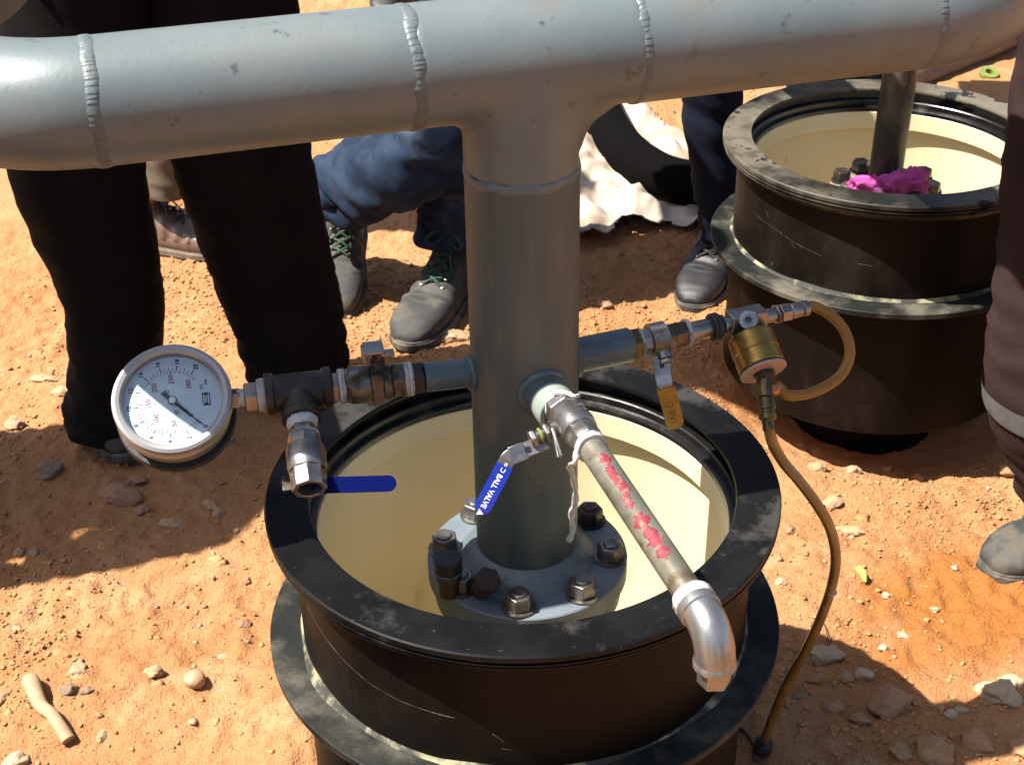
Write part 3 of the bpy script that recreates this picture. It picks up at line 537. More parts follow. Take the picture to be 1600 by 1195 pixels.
def grip(pts, half, name, m, parent, face, thick=0.0028, bev=0.0016):
    """flat bar with a rounded end that follows the points; face = direction the broad side looks to"""
    P = catmull(pts, 6) if len(pts) > 2 else [V(pts[0]).lerp(V(pts[1]), i / 14) for i in range(15)]; b = MB(); rr = []; n = len(P); L = sum((P[i + 1] - P[i]).length for i in range(n - 1)); s = 0
    for i in range(n):
        t = (P[min(i + 1, n - 1)] - P[max(i - 1, 0)]).normalized(); f = (V(face) - t * V(face).dot(t)).normalized(); sd = t.cross(f)
        h = half
        rem = L - s
        if rem < half: h = max(0.12 * half, math.sqrt(max(0, half * half - (half - rem) ** 2)))
        rr.append([P[i] + sd * h + f * thick, P[i] - sd * h + f * thick, P[i] - sd * h - f * thick, P[i] + sd * h - f * thick])
        if i < n - 1: s += (P[i + 1] - P[i]).length
    e = P[-1]; b.rings(rr); return b.build(name, m, parent, bevel=bev, ang=50)
camp = V((-0.0091, -1.3385, 0.951))
g0 = V((-0.197, -0.134, 0.097)); gx = V((1, 0.06, -0.03)).normalized()
P_ = [g0 - gx * 0.012 + gx * (0.080 * i / 30) for i in range(25)] + [g0 - gx * 0.012 + gx * (0.064 + 0.0085 * math.sin(PI / 2 * i / 8)) for i in range(1, 9)]
grip([g0 - gx * 0.014, g0 + gx * 0.02, g0 + gx * 0.05, g0 + gx * 0.0625, g0 + gx * 0.0675, g0 + gx * 0.070], 0.0082, 'lever_grip', 'navy', dv, (camp - g0), 0.0022, 0.001)
# gauge
SG = LD; tiltN = math.radians(54)
GN = (LF * math.cos(tiltN) + Z * math.sin(tiltN)).normalized(); GU = -SG; GR = GU.cross(GN).normalized(); GC = OO - LD * 0.3655
ga = empty('pressure_gauge', tuple(GC), 'round steel pressure gauge with white dial at the left end of the pipe arm', 'gauge')
b = MB(); b.lathe([(0.0105, 0.298), (0.0112, 0.2995), (0.0112, 0.311), (0.0105, 0.3125)], OO, -LD, sides=4, ref=(Z + LF * 0.7).normalized()); b.build('stem', 'steel', ga, bevel=0.0008)
FC = GC + GN * 0.006
MB().lathe([(0.0540, -0.004), (0.0590, -0.004), (0.0602, -0.001), (0.0602, 0.0105), (0.0592, 0.0135), (0.0560, 0.0150), (0.0520, 0.0142), (0.0500, 0.0118), (0.0496, 0.003), (0.0540, 0.002)], FC, GN, 128, closed=True).build('bezel', 'gauge_steel', ga, ang=35)
MB().lathe([(0.0560, -0.003), (0.0565, -0.024), (0.0550, -0.028), (0.0, -0.029)], FC, GN, 96).build('case', 'gauge_steel', ga, ang=35)
MB().lathe([(0.030, -0.0295), (0.0605, -0.0295), (0.0615, -0.031), (0.0615, -0.038), (0.060, -0.040), (0.030, -0.040)], FC, GN, 96, closed=True).build('back_ring', 'black_rubber', ga, ang=35)
MB().lathe([(0.0, 0.0035), (0.0500, 0.0035), (0.0500, 0.002), (0.0, 0.002)], FC, GN, 96).build('dial_face', 'dial', ga, ang=30)
def dialp(r, a, h=0.0038): return FC + GR * (r * math.cos(a)) + GU * (r * math.sin(a)) + GN * h
ink = MB(); red = MB()
def tick(mb, a, r0, r1, w_):
    t = V((0, 0, 0)) + (GU * math.cos(a) - GR * math.sin(a)); p0 = dialp(r0, a); p1 = dialp(r1, a)
    mb.add([p0 - t * w_, p0 + t * w_, p1 + t * w_, p1 - t * w_], [(0, 1, 2, 3)])
A0, A1 = math.radians(225), math.radians(-45)
for i in range(61):
    a = A0 + (A1 - A0) * i / 60; big = i % 10 == 0; tick(red, a, 0.0300 if big else 0.0312, 0.0340, 0.00042 if big else 0.00026)
for i in range(41):
    a = A0 + (A1 - A0) * (i / 40) * (20 / 20.68); big = i % 4 == 0; mid = i % 2 == 0; tick(ink, a, 0.0345, 0.0392 if big else (0.0378 if mid else 0.0365), 0.0005 if big else 0.0003)
for i, s_ in enumerate(('0', '50', '100', '150', '200', '250', '300')):
    a = A0 + (A1 - A0) * i / 6; red.add(*text_mesh(s_, 0.0070, dialp(0.0243, a), GR, GU, GN, 0.0, 0.00010))
for i in range(11):
    a = A0 + (A1 - A0) * (i / 10) * (20 / 20.68); ink.add(*text_mesh(str(i * 2), 0.0064, dialp(0.0437, a), GR, GU, GN, 0.0, 0.00018))
ink.add(*text_mesh('bar', 0.0050, dialp(0.0385, math.radians(-62)), GR, GU, GN, 0, 0.00005)); ink.add(*text_mesh('psi', 0.0050, dialp(0.0315, math.radians(-66)), GR, GU, GN, 0, 0.00005))
for a_ in (35, 205): # two small round marks on the dial
    c_ = dialp(0.0125, math.radians(a_ - 10)); 
    for k in range(10):
        t0, t1 = 2 * PI * k / 12, 2 * PI * (k + 1) / 12
        q_ = [c_ + (GR * math.cos(t) + GU * math.sin(t)) * r for t, r in ((t0, 0.0016), (t1, 0.0016), (t1, 0.0024), (t0, 0.0024))]; ink.add(q_, [(0, 1, 2, 3)])
    ink.add([c_ - GR * 0.001 - GU * 0.0004, c_ + GR * 0.001 - GU * 0.0004, c_ + GR * 0.0012 + GU * 0.0006, c_ - GR * 0.0008 + GU * 0.0006], [(0, 1, 2, 3)])
# maker's emblem: a framed box with a rounded ring in it
ec = dialp(0.0335, math.radians(-92))
def rect(mb, c_, hw, hh, t_):
    for sx in (-1, 1):
        mb.add([c_ + GR * (sx * hw - t_) - GU * hh, c_ + GR * (sx * hw + t_) - GU * hh, c_ + GR * (sx * hw + t_) + GU * hh, c_ + GR * (sx * hw - t_) + GU * hh], [(0, 1, 2, 3)])
        mb.add([c_ + GU * (sx * hh - t_) - GR * hw, c_ + GU * (sx * hh - t_) + GR * hw, c_ + GU * (sx * hh + t_) + GR * hw, c_ + GU * (sx * hh + t_) - GR * hw], [(0, 1, 2, 3)])
rect(ink, ec, 0.0066, 0.0036, 0.0004); rect(ink, ec, 0.0042, 0.0012, 0.0004)
for sx in (-1, 1): ink.add([ec + GR * sx * 0.0066 + GU * 0.0036, ec + GR * sx * 0.0045 + GU * 0.0012, ec + GR * sx * 0.0045 - GU * 0.0012, ec + GR * sx * 0.0066 - GU * 0.0036], [(0, 1, 2, 3)])
ink.build('scale_print', 'ink', ga, smooth=False, label='black bar scale and numbers'); red.build('scale_print', 'red_ink', ga, smooth=False, label='red psi scale and numbers')
an = math.radians(223.5); nd = (GR * math.cos(an) + GU * math.sin(an)); nt_ = nd.cross(GN)
def needle(mb, a, w0, b_, w1, z=0.0055):
    c0, c1 = FC + nd * a, FC + nd * b_; vs = []
    for zz in (z, z + 0.0007): vs += [c0 - nt_ * w0 + GN * zz, c0 + nt_ * w0 + GN * zz, c1 + nt_ * w1 + GN * zz, c1 - nt_ * w1 + GN * zz]
    mb.add(vs, [(3, 2, 1, 0), (4, 5, 6, 7), (0, 1, 5, 4), (1, 2, 6, 5), (2, 3, 7, 6), (3, 0, 4, 7)])
b = MB(); needle(b, -0.014, 0.0023, -0.002, 0.0023); needle(b, 0, 0.0016, 0.020, 0.0015); needle(b, 0.020, 0.0013, 0.030, 0.0004); needle(b, 0.030, 0.0006, 0.037, 0.0008); needle(b, 0.037, 0.0005, 0.042, 0.0002)
b.build('needle', 'ink', ga)
MB().lathe([(0.0046, 0.0052), (0.0046, 0.0072), (0.0036, 0.0076), (0.0, 0.0076)], FC, GN, 28).build('needle_hub_ring', 'ink', ga)
MB().lathe([(0.0036, 0.0074), (0.0034, 0.0085), (0.0, 0.0088)], FC, GN, 28).build('needle_hub', 'white_ink', ga)
MB().lathe([(0.0, 0.0110), (0.0498, 0.0110), (0.0498, 0.0100), (0.0, 0.0100)], FC, GN, 64).build('glass', 'glass', ga)

# ------------------------------------------------------------------ front arm: valve, pipe, elbow
ZB = OO + Z * 0.009
fv = empty('front_valve', tuple(ZB + RF_ * 0.14), 'ball valve in front of the riser with a bright blue lettered lever', 'valve')
b = MB(); b.lathe([(0.0155, 0.096), (0.0172, 0.0985), (0.0172, 0.1005), (0.0150, 0.103)], ZB, RF_, 32)
b.v = [tuple(V(v) + V((mn.noise(V(v) * 200), mn.noise(V(v) * 200 + V((9, 0, 0))), mn.noise(V(v) * 200 + V((0, 9, 0))))) * 0.0022) for v in b.v]; b.build('seal_tape', 'tape', fv, ang=80)
b = MB(); hexa(b, ZB, RF_, 0.100, 0.114, 0.0185); b.build('end_hex', 'steel', fv, bevel=0.0008)
MB().sweep(catmull([ZB + RF_ * 0.101 + Z * 0.0175 - RD * 0.008, ZB + RF_ * 0.108 + Z * 0.0185 + RD * 0.004, ZB + RF_ * 0.113 + Z * 0.0168 + RD * 0.010, ZB + RF_ * 0.106 + Z * 0.012 + RD * 0.017]), 0.0022, 6).build('tape_strand', 'tape', fv)
MB().lathe([(0.0155, 0.113), (0.0180, 0.115), (0.0195, 0.120), (0.0198, 0.142), (0.0186, 0.150), (0.0170, 0.152)], ZB, RF_, 44).build('body', 'steel', fv, ang=30)
b = MB(); b.lathe([(0.0165, 0.150), (0.0172, 0.151), (0.0172, 0.172), (0.0160, 0.1735)], ZB, RF_, sides=8, ref=Z); b.build('tail_hex', 'steel', fv, bevel=0.0008)
for i, s_ in enumerate(('HR', 'I15')):
    v_, f__ = text_mesh(s_, 0.0075, ZB + RF_ * (0.134 + 0.007 * i) + Z * 0.0190 + RD * 0.006, RD, -RF_, Z, 0.0012 - 0.0004 * i, 0.0001); MB().add(v_, f__).build('cast_mark', 'alu', fv, smooth=False)
stc = ZB + RF_ * 0.131; sdir = (-RD * 0.97 - Z * 0.22).normalized()
b = MB(); b.lathe([(0.0105, 0.014), (0.0105, 0.023), (0.0075, 0.024), (0.0060, 0.026), (0.0060, 0.044)], stc, sdir, 24); b.build('stem', 'steel_dark', fv, ang=30)
b = MB(); hexa(b, stc, sdir, 0.025, 0.031, 0.0105); b.build('gland_nut', 'steel', fv, bevel=0.0007)
b = MB(); b.lathe([(0.0062, 0.033), (0.0078, 0.0335), (0.0078, 0.0355), (0.0062, 0.036)], stc, sdir, 20); b.build('green_washer', 'lime', fv)
b = MB(); hexa(b, stc, sdir, 0.039, 0.046, 0.0095); b.build('lever_nut', 'steel', fv, bevel=0.0007)
# stop plate
b = MB(); b.box(stc + sdir * 0.0245 + RF_ * 0.016 - Z * 0.004, (0.003, 0.030, 0.010), (sdir, (RF_ * 0.8 - Z * 0.6).normalized(), (RF_ * 0.6 + Z * 0.8).normalized())); b.build('stop_plate', 'steel', fv, bevel=0.0008)
MB().sweep([stc + sdir * 0.0245 + RF_ * 0.012 + Z * 0.003, stc + sdir * 0.0265 + RF_ * 0.028 - Z * 0.012], 0.0018, 10).build('lock_pin', 'steel', fv)
hA, hB, hC = V((0.0205, -0.136, 0.1445)), V((-0.0125, -0.150, 0.1385)), V((-0.0420, -0.163, 0.0840))
fc_ = (camp - hB).normalized()
grip([hA + (hA - hB) * 0.12, hA.lerp(hB, 0.35), hA.lerp(hB, 0.7), hB + (hA - hB) * 0.05], 0.0078, 'lever_plate', 'steel', fv, fc_ + Z * 0.35, 0.0014, 0.0005)
sx_ = (hB - hA).normalized(); fz_ = (fc_ - sx_ * fc_.dot(sx_)).normalized(); sz_ = sx_.cross(fz_)
MB().box(hB - sx_ * 0.008 + fz_ * 0.003, (0.016, 0.0175, 0.0022), (sx_, sz_, fz_)).build('lock_slide', 'steel', fv, bevel=0.0006)
MB().lathe([(0.0028, 0.0016), (0.0028, 0.0024)], hB - sx_ * 0.019 + fz_ * 0.0010, fz_, 16).build('lock_hole', 'iron', fv)
dl = (hC - hB).normalized()
grip([hB - sx_ * 0.003, hB + sx_ * 0.001 + dl * 0.004, hB + dl * 0.016], 0.0078, 'lever_bend', 'steel', fv, fc_, 0.0014, 0.0005)
gp = [hB + dl * 0.010, hB + dl * 0.028, hB + dl * 0.046, hB + dl * 0.058, hB + dl * 0.0625, hB + dl * 0.066]
grip(gp, 0.0085, 'lever_grip', 'blue', fv, fc_, 0.0030, 0.0016)
fN = (fc_ - dl * fc_.dot(dl)).normalized(); tY = fN.cross(dl).normalized()
v_, f__ = text_mesh('= \u2283 BALL VALVE \u25B2', 0.0074, hB + dl * 0.0375, dl, tY, fN, 0.0032, 0.00016)
MB().add(v_, f__).build('lever_lettering', 'white_ink', fv, smooth=False)
# tape at pipe end and the hanging twist of tape
T1 = [ZB + RF_ * 0.172, ZB + RF_ * 0.183]
tapeband(fv, ZB, RF_, 0.172, 0.183, 0.0152, 8)
tw = [ZB + RF_ * 0.180 - RD * 0.0145 + Z * 0.002, ZB + RF_ * 0.181 - RD * 0.018 - Z * 0.012, V((0.046, -0.150, 0.125)), V((0.052, -0.118, 0.085)), V((0.0545, -0.100, 0.050)), V((0.051, -0.085, 0.018)), V((0.053, -0.075, -0.010)), V((0.049, -0.070, -0.028))]
tp_ = catmull(tw, 10); tr_ = [(0.0030 * (0.75 + 0.5 * abs(math.sin(i * 0.35))), 0.0016 + 0.001 * abs(math.cos(i * 0.35))) for i in range(len(tp_))]
MB().sweep(tp_, tr_, 8).build('tape_tail', 'tape', fv, ang=70)
dp = empty('drain_pipe', tuple(ZB + RF_ * 0.18), 'galvanised pipe smeared with red paint, silver elbow at its end', 'pipe')
pe = V((0.1405, -0.378, 0.1440)); ps = ZB + RF_ * 0.174
MB().sweep([ps.lerp(pe, i / 12) for i in range(13)], 0.0132, 40).build('tube', 'pipe_dirty', dp)
pd = (pe - ps).normalized(); pside = pd.cross(Z).normalized(); pup = pside.cross(pd).normalized()
if pup.z < 0: pup = -pup
# red paint: ragged patches hugging the tube
def paint_patch(s0, s1, cen, wid, seed):
    b = MB(); rows = []; n_ = 60; mw = 9
    for i in range(n_ + 1):
        s = s0 + (s1 - s0) * i / n_; e_ = min(1, min(i, n_ - i) / 7)
        hw = wid * e_ * (1.0 + 1.1 * mn.noise(V((s * 110, seed, 0))) + 0.5 * mn.noise(V((s * 330, seed, 3)))); ce = cen + 0.20 * mn.noise(V((s * 40, seed, 5))) ; hw = max(hw * 1.2 + 0.10 * mn.noise(V((s * 900, seed, 8))), 0.02); row = []
        for j in range(mw):
            a = ce + hw * (2 * j / (mw - 1) - 1) * (1 + 0.6 * mn.noise(V((s * 500, j, seed))))
            row.append(ps + pd * s + (pup * math.cos(a) + pside * math.sin(a)) * (0.0132 + 0.00045 * (1 if 0 < j < mw - 1 else -1)))
        rows.append(row)
    vs = [p for r in rows for p in r]; fs = [(i * mw + j, i * mw + j + 1, (i + 1) * mw + j + 1, (i + 1) * mw + j) for i in range(n_) for j in range(mw - 1)]
    b.add(vs, fs).build('red_smear', 'red_paint', dp, ang=80)
camd = (camp - ps.lerp(pe, 0.5)); cen0 = math.atan2(camd.dot(pside), camd.dot(pup))
sg = 1
Lp = (pe - ps).length
paint_patch(0.030 , 0.098, cen0 - 0.30 * sg, 0.30, 3); paint_patch(0.092, 0.114, cen0 - 0.05, 0.26, 5); paint_patch(0.117, 0.186, cen0 - 0.10, 0.42, 9)
tapeband(dp, ps, pd, Lp - 0.006, Lp + 0.011, 0.0176, 12)
ec0 = pe + pd * 0.008; Rb = 0.027; ep = [ec0]; dn_ = V((0.02, -0.03, -1)).normalized(); hd = (pd - dn_ * pd.dot(dn_)).normalized()
for i in range(13):
    t = PI / 2 * i / 12; ep.append(ec0 + pd * 0.006 + hd * (Rb * math.sin(t)) + dn_ * (Rb * (1 - math.cos(t))))
ep.append(ep[-1] + dn_ * 0.008)
MB().sweep(ep, [0.0178] + [0.0172] * (len(ep) - 2) + [0.0172], 40).build('elbow', 'alu', dp)
MB().lathe([(0.0165, -0.004), (0.0184, -0.003), (0.0187, 0.0), (0.0187, 0.006), (0.0168, 0.008)], ec0, pd, 40).build('elbow_band', 'alu', dp, ang=40, label='rolled band at the elbow inlet')
MB().lathe([(0.0168, -0.006), (0.0182, -0.004), (0.0184, 0.001), (0.0165, 0.003)], ep[-1], dn_, 40).build('elbow_band', 'alu', dp, ang=40, label='rolled band at the elbow outlet')
b = MB(); b.lathe([(0.0135, 0.002), (0.0146, 0.003), (0.0146, 0.018), (0.0136, 0.020), (0.0110, 0.020), (0.0105, 0.010)], ep[-1], dn_, sides=6); b.build('outlet_hex', 'alu', dp, bevel=0.0008)

# ------------------------------------------------------------------ right arm: valve, regulator, hoses
rv = empty('right_valve', tuple(OO + RD * 0.155), 'small brass-coloured ball valve right of the riser with a hanging yellow lever', 'valve')
b = MB(); hexa(b, OO, RD, 0.1215, 0.132, 0.0182); b.build('hex_bush', 'brass_old', rv, bevel=0.0008)
tapeband(rv, OO, RD, 0.131, 0.1345, 0.0150, 14)
b = MB(); b.lathe([(0.0135, 0.134), (0.0150, 0.135), (0.0150, 0.145), (0.0135, 0.146)], OO, RD, sides=8, ref=Z); b.build('end_hex', 'steel', rv, bevel=0.0006)
prof = []
for i in range(8): prof += [(0.0178, 0.145 + i * 0.0024), (0.0186, 0.1462 + i * 0.0024)]
MB().lathe([(0.015, 0.1445)] + prof + [(0.015, 0.165)], OO, RD, 36).build('body', 'steel', rv, ang=30)
b = MB(); b.lathe([(0.0140, 0.164), (0.0152, 0.165), (0.0152, 0.187), (0.0140, 0.1885)], OO, RD, sides=6, ref=Z); b.build('tail_hex', 'steel_dark', rv, bevel=0.0008)
tapeband(rv, OO, RD, 0.188, 0.192, 0.0148, 15)
vs_ = OO + RD * 0.156; vd = (RF_ * 0.75 - Z * 0.66).normalized()
b = MB(); b.lathe([(0.0085, 0.014), (0.0085, 0.024), (0.005, 0.025), (0.005, 0.030)], vs_, vd, 20); b.build('stem', 'steel', rv, ang=30)
b = MB(); hexa(b, vs_, vd, 0.024, 0.030, 0.0085); b.build('stem_nut', 'steel', rv, bevel=0.0006)
l0, l1, l2, l3, l4 = V((0.1530, 0.036, 0.1400)), V((0.1545, 0.026, 0.1220)), V((0.1565, 0.0170, 0.1130)), V((0.1620, 0.020, 0.0930)), V((0.1725, 0.030, 0.0500))
fcl = (camp - l2).normalized()
grip([l0, l0.lerp(l1, 0.5), l1, l1.lerp(l2, 0.5), l2, l2.lerp(l3, 0.25)], 0.0088, 'lever_plate', 'steel', rv, fcl, 0.0014, 0.0005)
MB().lathe([(0.0028, 0.0012), (0.0028, 0.0024)], l0.lerp(l1, 0.55), fcl, 14).build('lever_hole', 'iron', rv)
grip([l2.lerp(l3, 0.12), l3, l3.lerp(l4, 0.5), l3.lerp(l4, 0.85), l3.lerp(l4, 0.95), l4], 0.0100, 'lever_grip', 'yellow', rv, fcl, 0.0026, 0.0012)
ld = (l4 - l3).normalized(); ln = (fcl - ld * fcl.dot(ld)).normalized(); ly = ln.cross(ld).normalized()
v_, f__ = text_mesh('G', 0.0125, l3.lerp(l4, 0.12), -ly, ld * -1, ln, 0.0029, 0.0); 
b = MB(); b.add(v_, f__)
for i in range(5): # illegible smeared marker strokes below the G
    p_ = l3.lerp(l4, 0.34 + 0.1 * i) + ln * 0.0029; q1 = p_ + ly * 0.0035 - ld * 0.0015; q2 = p_ - ly * 0.0035 + ld * 0.0012 * (-1) ** i
    w2 = ld * 0.0006; b.add([q1 - w2, q1 + w2, q2 + w2, q2 - w2], [(0, 1, 2, 3)])
b.build('lever_marking', 'old_ink', rv, smooth=False)
rg = empty('regulator', tuple(OO + RD * 0.262), 'steel regulator with a brass drum at the end of the right pipe arm', 'regulator')
MB().lathe([(0.0085, 0.190), (0.0098, 0.192), (0.0110, 0.1935), (0.0110, 0.222), (0.010, 0.224)], OO, RD, 32).build('coupler', 'steel', rg, ang=30)
prof = [(0.0110, 0.2195), (0.0150, 0.220), (0.0158, 0.222), (0.0140, 0.2235), (0.0158, 0.225), (0.0158, 0.228), (0.0135, 0.229), (0.0135, 0.231), (0.0105, 0.232)]
MB().lathe(prof, OO, RD, 32).build('coupler_collar', 'black_rubber', rg, ang=30)
MB().lathe([(0.0105, 0.2335), (0.0112, 0.234), (0.0112, 0.236), (0.0078, 0.237), (0.0078, 0.244)], OO, RD, 28).build('coupler_tip', 'steel', rg, ang=30)
BC = OO + RD * 0.2635; Ad = (RD * 0.12 + dirs(10)[1] * 0.83 - Z * 0.55).normalized(); Xb = (RD - Ad * RD.dot(Ad)).normalized(); Yb = Ad.cross(Xb)
b = MB(); b.box(BC, (0.043, 0.022, 0.024), (RD, Z.cross(RD), Z)); b.build('block', 'steel', rg, bevel=0.0012)
kn = (camp - BC).normalized(); KC = BC + RD * 0.003 + kn * 0.012
MB().lathe([(0.0088, 0.0), (0.0105, 0.002), (0.0108, 0.008), (0.0098, 0.0105), (0.0055, 0.0108), (0.0050, 0.0090), (0.0046, 0.0090)], KC, kn, 36).build('knob', 'alu', rg, ang=35)
MB().lathe([(0.0036, 0.008), (0.0036, 0.0115), (0.0015, 0.0118)], KC, kn, 20).build('knob_screw', 'steel_dark', rg, ang=30)
b = MB(); b.lathe([(0.0068, 0.280), (0.0080, 0.284), (0.0080, 0.300), (0.0070, 0.303)], OO, RD, 28); b.build('outlet_stub', 'steel', rg, ang=30)
b = MB(); hexa(b, OO, RD, 0.300, 0.3035, 0.0118); hexa(b, OO, RD, 0.305, 0.319, 0.0110); b.build('outlet_hex', 'steel', rg, bevel=0.0006)
MB().lathe([(0.0075, 0.318), (0.0088, 0.320), (0.0088, 0.332), (0.0075, 0.334), (0.0088, 0.335), (0.0088, 0.341), (0.0070, 0.342)], OO, RD, 28).build('ferrule', 'steel', rg, ang=30)
# brass drum
D0 = V((0.2545, 0.0700, 0.1375)); 
D0 = BC + Ad * 0.014 - Z * 0.006
MB().lathe([(0.0245, 0.0), (0.0258, 0.002), (0.0258, 0.0115), (0.0263, 0.0120), (0.0263, 0.0215), (0.0253, 0.0221), (0.0253, 0.0269), (0.0263, 0.0275), (0.0263, 0.0395), (0.0257, 0.0405)], D0, Ad, 72).build('drum', 'brass', rg, ang=25)
MB().lathe([(0.0250, 0.0404), (0.0265, 0.0407), (0.0265, 0.0422), (0.0250, 0.0424)], D0, Ad, 72).build('drum_gasket', 'black_rubber', rg, ang=25)
MB().lathe([(0.0250, 0.0424), (0.0266, 0.0428), (0.0266, 0.0450), (0.0250, 0.0460), (0.009, 0.0462)], D0, Ad, 72).build('drum_base', 'pale_disc', rg, ang=25)
cn = V((0.10, -0.30, -0.95)).normalized(); K0 = D0 + Ad * 0.046
hosepts = [V((0.271, 0.0, 0.082))]
Ke = V((0.2700, 0.004, 0.066)); cn = (Ke - K0).normalized(); kl = (Ke - K0).length
b = MB(); b.lathe([(0.0115, -0.002), (0.0125, 0.003), (0.0100, 0.006), (0.0088, 0.007)], K0, cn, 28); b.build('swivel', 'iron', rg, ang=30)
prof = [(0.0085, 0.006), (0.0092, 0.007), (0.0092, 0.026), (0.0080, 0.027)]
b = MB(); b.lathe(prof, K0, cn, sides=8); b.build('swivel_hex', 'brass_old', rg, bevel=0.0007)
MB().lathe([(0.0085, 0.027), (0.0100, 0.028), (0.0100, 0.040), (0.0082, 0.041), (0.0082, 0.044), (0.0098, 0.045), (0.0098, 0.051), (0.0072, 0.053), (0.0066, 0.056), (0.0066, kl + 0.004)], K0, cn, 28).build('hose_tail', 'brass_old', rg, ang=30)
SP = K0 + cn * 0.020; lp_end = SP + RD * 0.018
MB().lathe([(0.0070, 0.004), (0.0080, 0.006), (0.0080, 0.014), (0.0068, 0.016), (0.0068, 0.019)], SP, RD, 24).build('side_ferrule', mat('copper_clamp', (0.5, 0.22, 0.1), 0.35, 0.8), rg, ang=30)
lh = empty('bypass_hose', tuple(OO + RD * 0.342), 'short amber hose looping from the regulator tip back to the brass connector', 'hose')
loop = [OO + RD * 0.338, OO + RD * 0.350, V((0.354, 0.110, 0.142)), V((0.368, 0.100, 0.126)), V((0.372, 0.088, 0.106)), V((0.362, 0.073, 0.090)), V((0.342, 0.058, 0.083)), V((0.316, 0.042, 0.083)), V((0.293, 0.030, 0.090)), lp_end]
MB().sweep(catmull(loop, 10), 0.0060, 18).build('tube', 'hose', lh)
lo = empty('long_hose', (0.312, 0.045, -0.487), 'long amber hose hanging from the regulator down to the ground', 'hose')
hp = [Ke - cn * 0.002, V((0.276, 0.002, 0.045)), V((0.290, 0.0, 0.020)), V((0.307, 0.0, -0.002)), V((0.330, 0.0, -0.035)), V((0.351, 0.005, -0.075)), V((0.363, 0.01, -0.121)), V((0.364, 0.015, -0.168)), V((0.357, 0.02, -0.221)), V((0.345, 0.025, -0.276)), V((0.331, 0.03, -0.325)), V((0.320, 0.035, -0.376)), V((0.313, 0.04, -0.419)), V((0.310, 0.045, -0.450))]
b = MB(); b.sweep(catmull(hp, 8), 0.0062, 18); b.build('tube', 'hose_clear', lo)
hx = V((0.3095, 0.0455, -0.455)); hxd = V((-0.12, 0.02, -1)).normalized()
MB().lathe([(0.0095, -0.006), (0.0120, -0.003), (0.0125, 0.010), (0.0115, 0.014)], hx, hxd, 20).build('black_wrap', 'black_rubber', lo, ang=40)
MB().lathe([(0.0112, 0.012), (0.0118, 0.014), (0.0114, 0.020), (0.0120, 0.024), (0.0112, 0.034), (0.0118, 0.046)], hx, hxd, 14).build('foil_wrap', 'alu', lo, ang=20)
MB().lathe([(0.0068, 0), (0.0068, 0.0012)], V((0.3645, 0.0155, -0.178)), V((0.1, -0.1, 1)), 16).build('tie', 'tape', lo)
def gp_(x, y, dz=0.004): return V((x, y, ghs(x, y) + dz))
cb = MB().sweep(catmull([V((0.302, 0.05, -0.47)), gp_(0.285, 0.085), gp_(0.262, 0.092), gp_(0.238, 0.080), gp_(0.222, 0.055), gp_(0.215, 0.02), gp_(0.225, -0.06), gp_(0.26, -0.2)], 8), 0.0022, 8).build('cable', 'black_rubber')
meta(cb, 'thin black cable curling on the soil beside the near sump', 'cable')
sg_ = MB().sweep(catmull([V((0.352, 0.022, -0.245)), V((0.353, 0.03, -0.30)), gp_(0.425, 0.30, 0.012), gp_(0.428, 0.243, 0.020)], 8), 0.0006, 6)
sg_ = MB().sweep(catmull([gp_(0.445, 0.345), gp_(0.436, 0.318, 0.007), gp_(0.440, 0.290, 0.005), gp_(0.438, 0.262, 0.008), gp_(0.434, 0.235, 0.045)], 8), 0.0007, 6).build('string', 'black_rubber')
meta(sg_, 'hair-thin dark string lying on the soil beside the long hose', 'string')

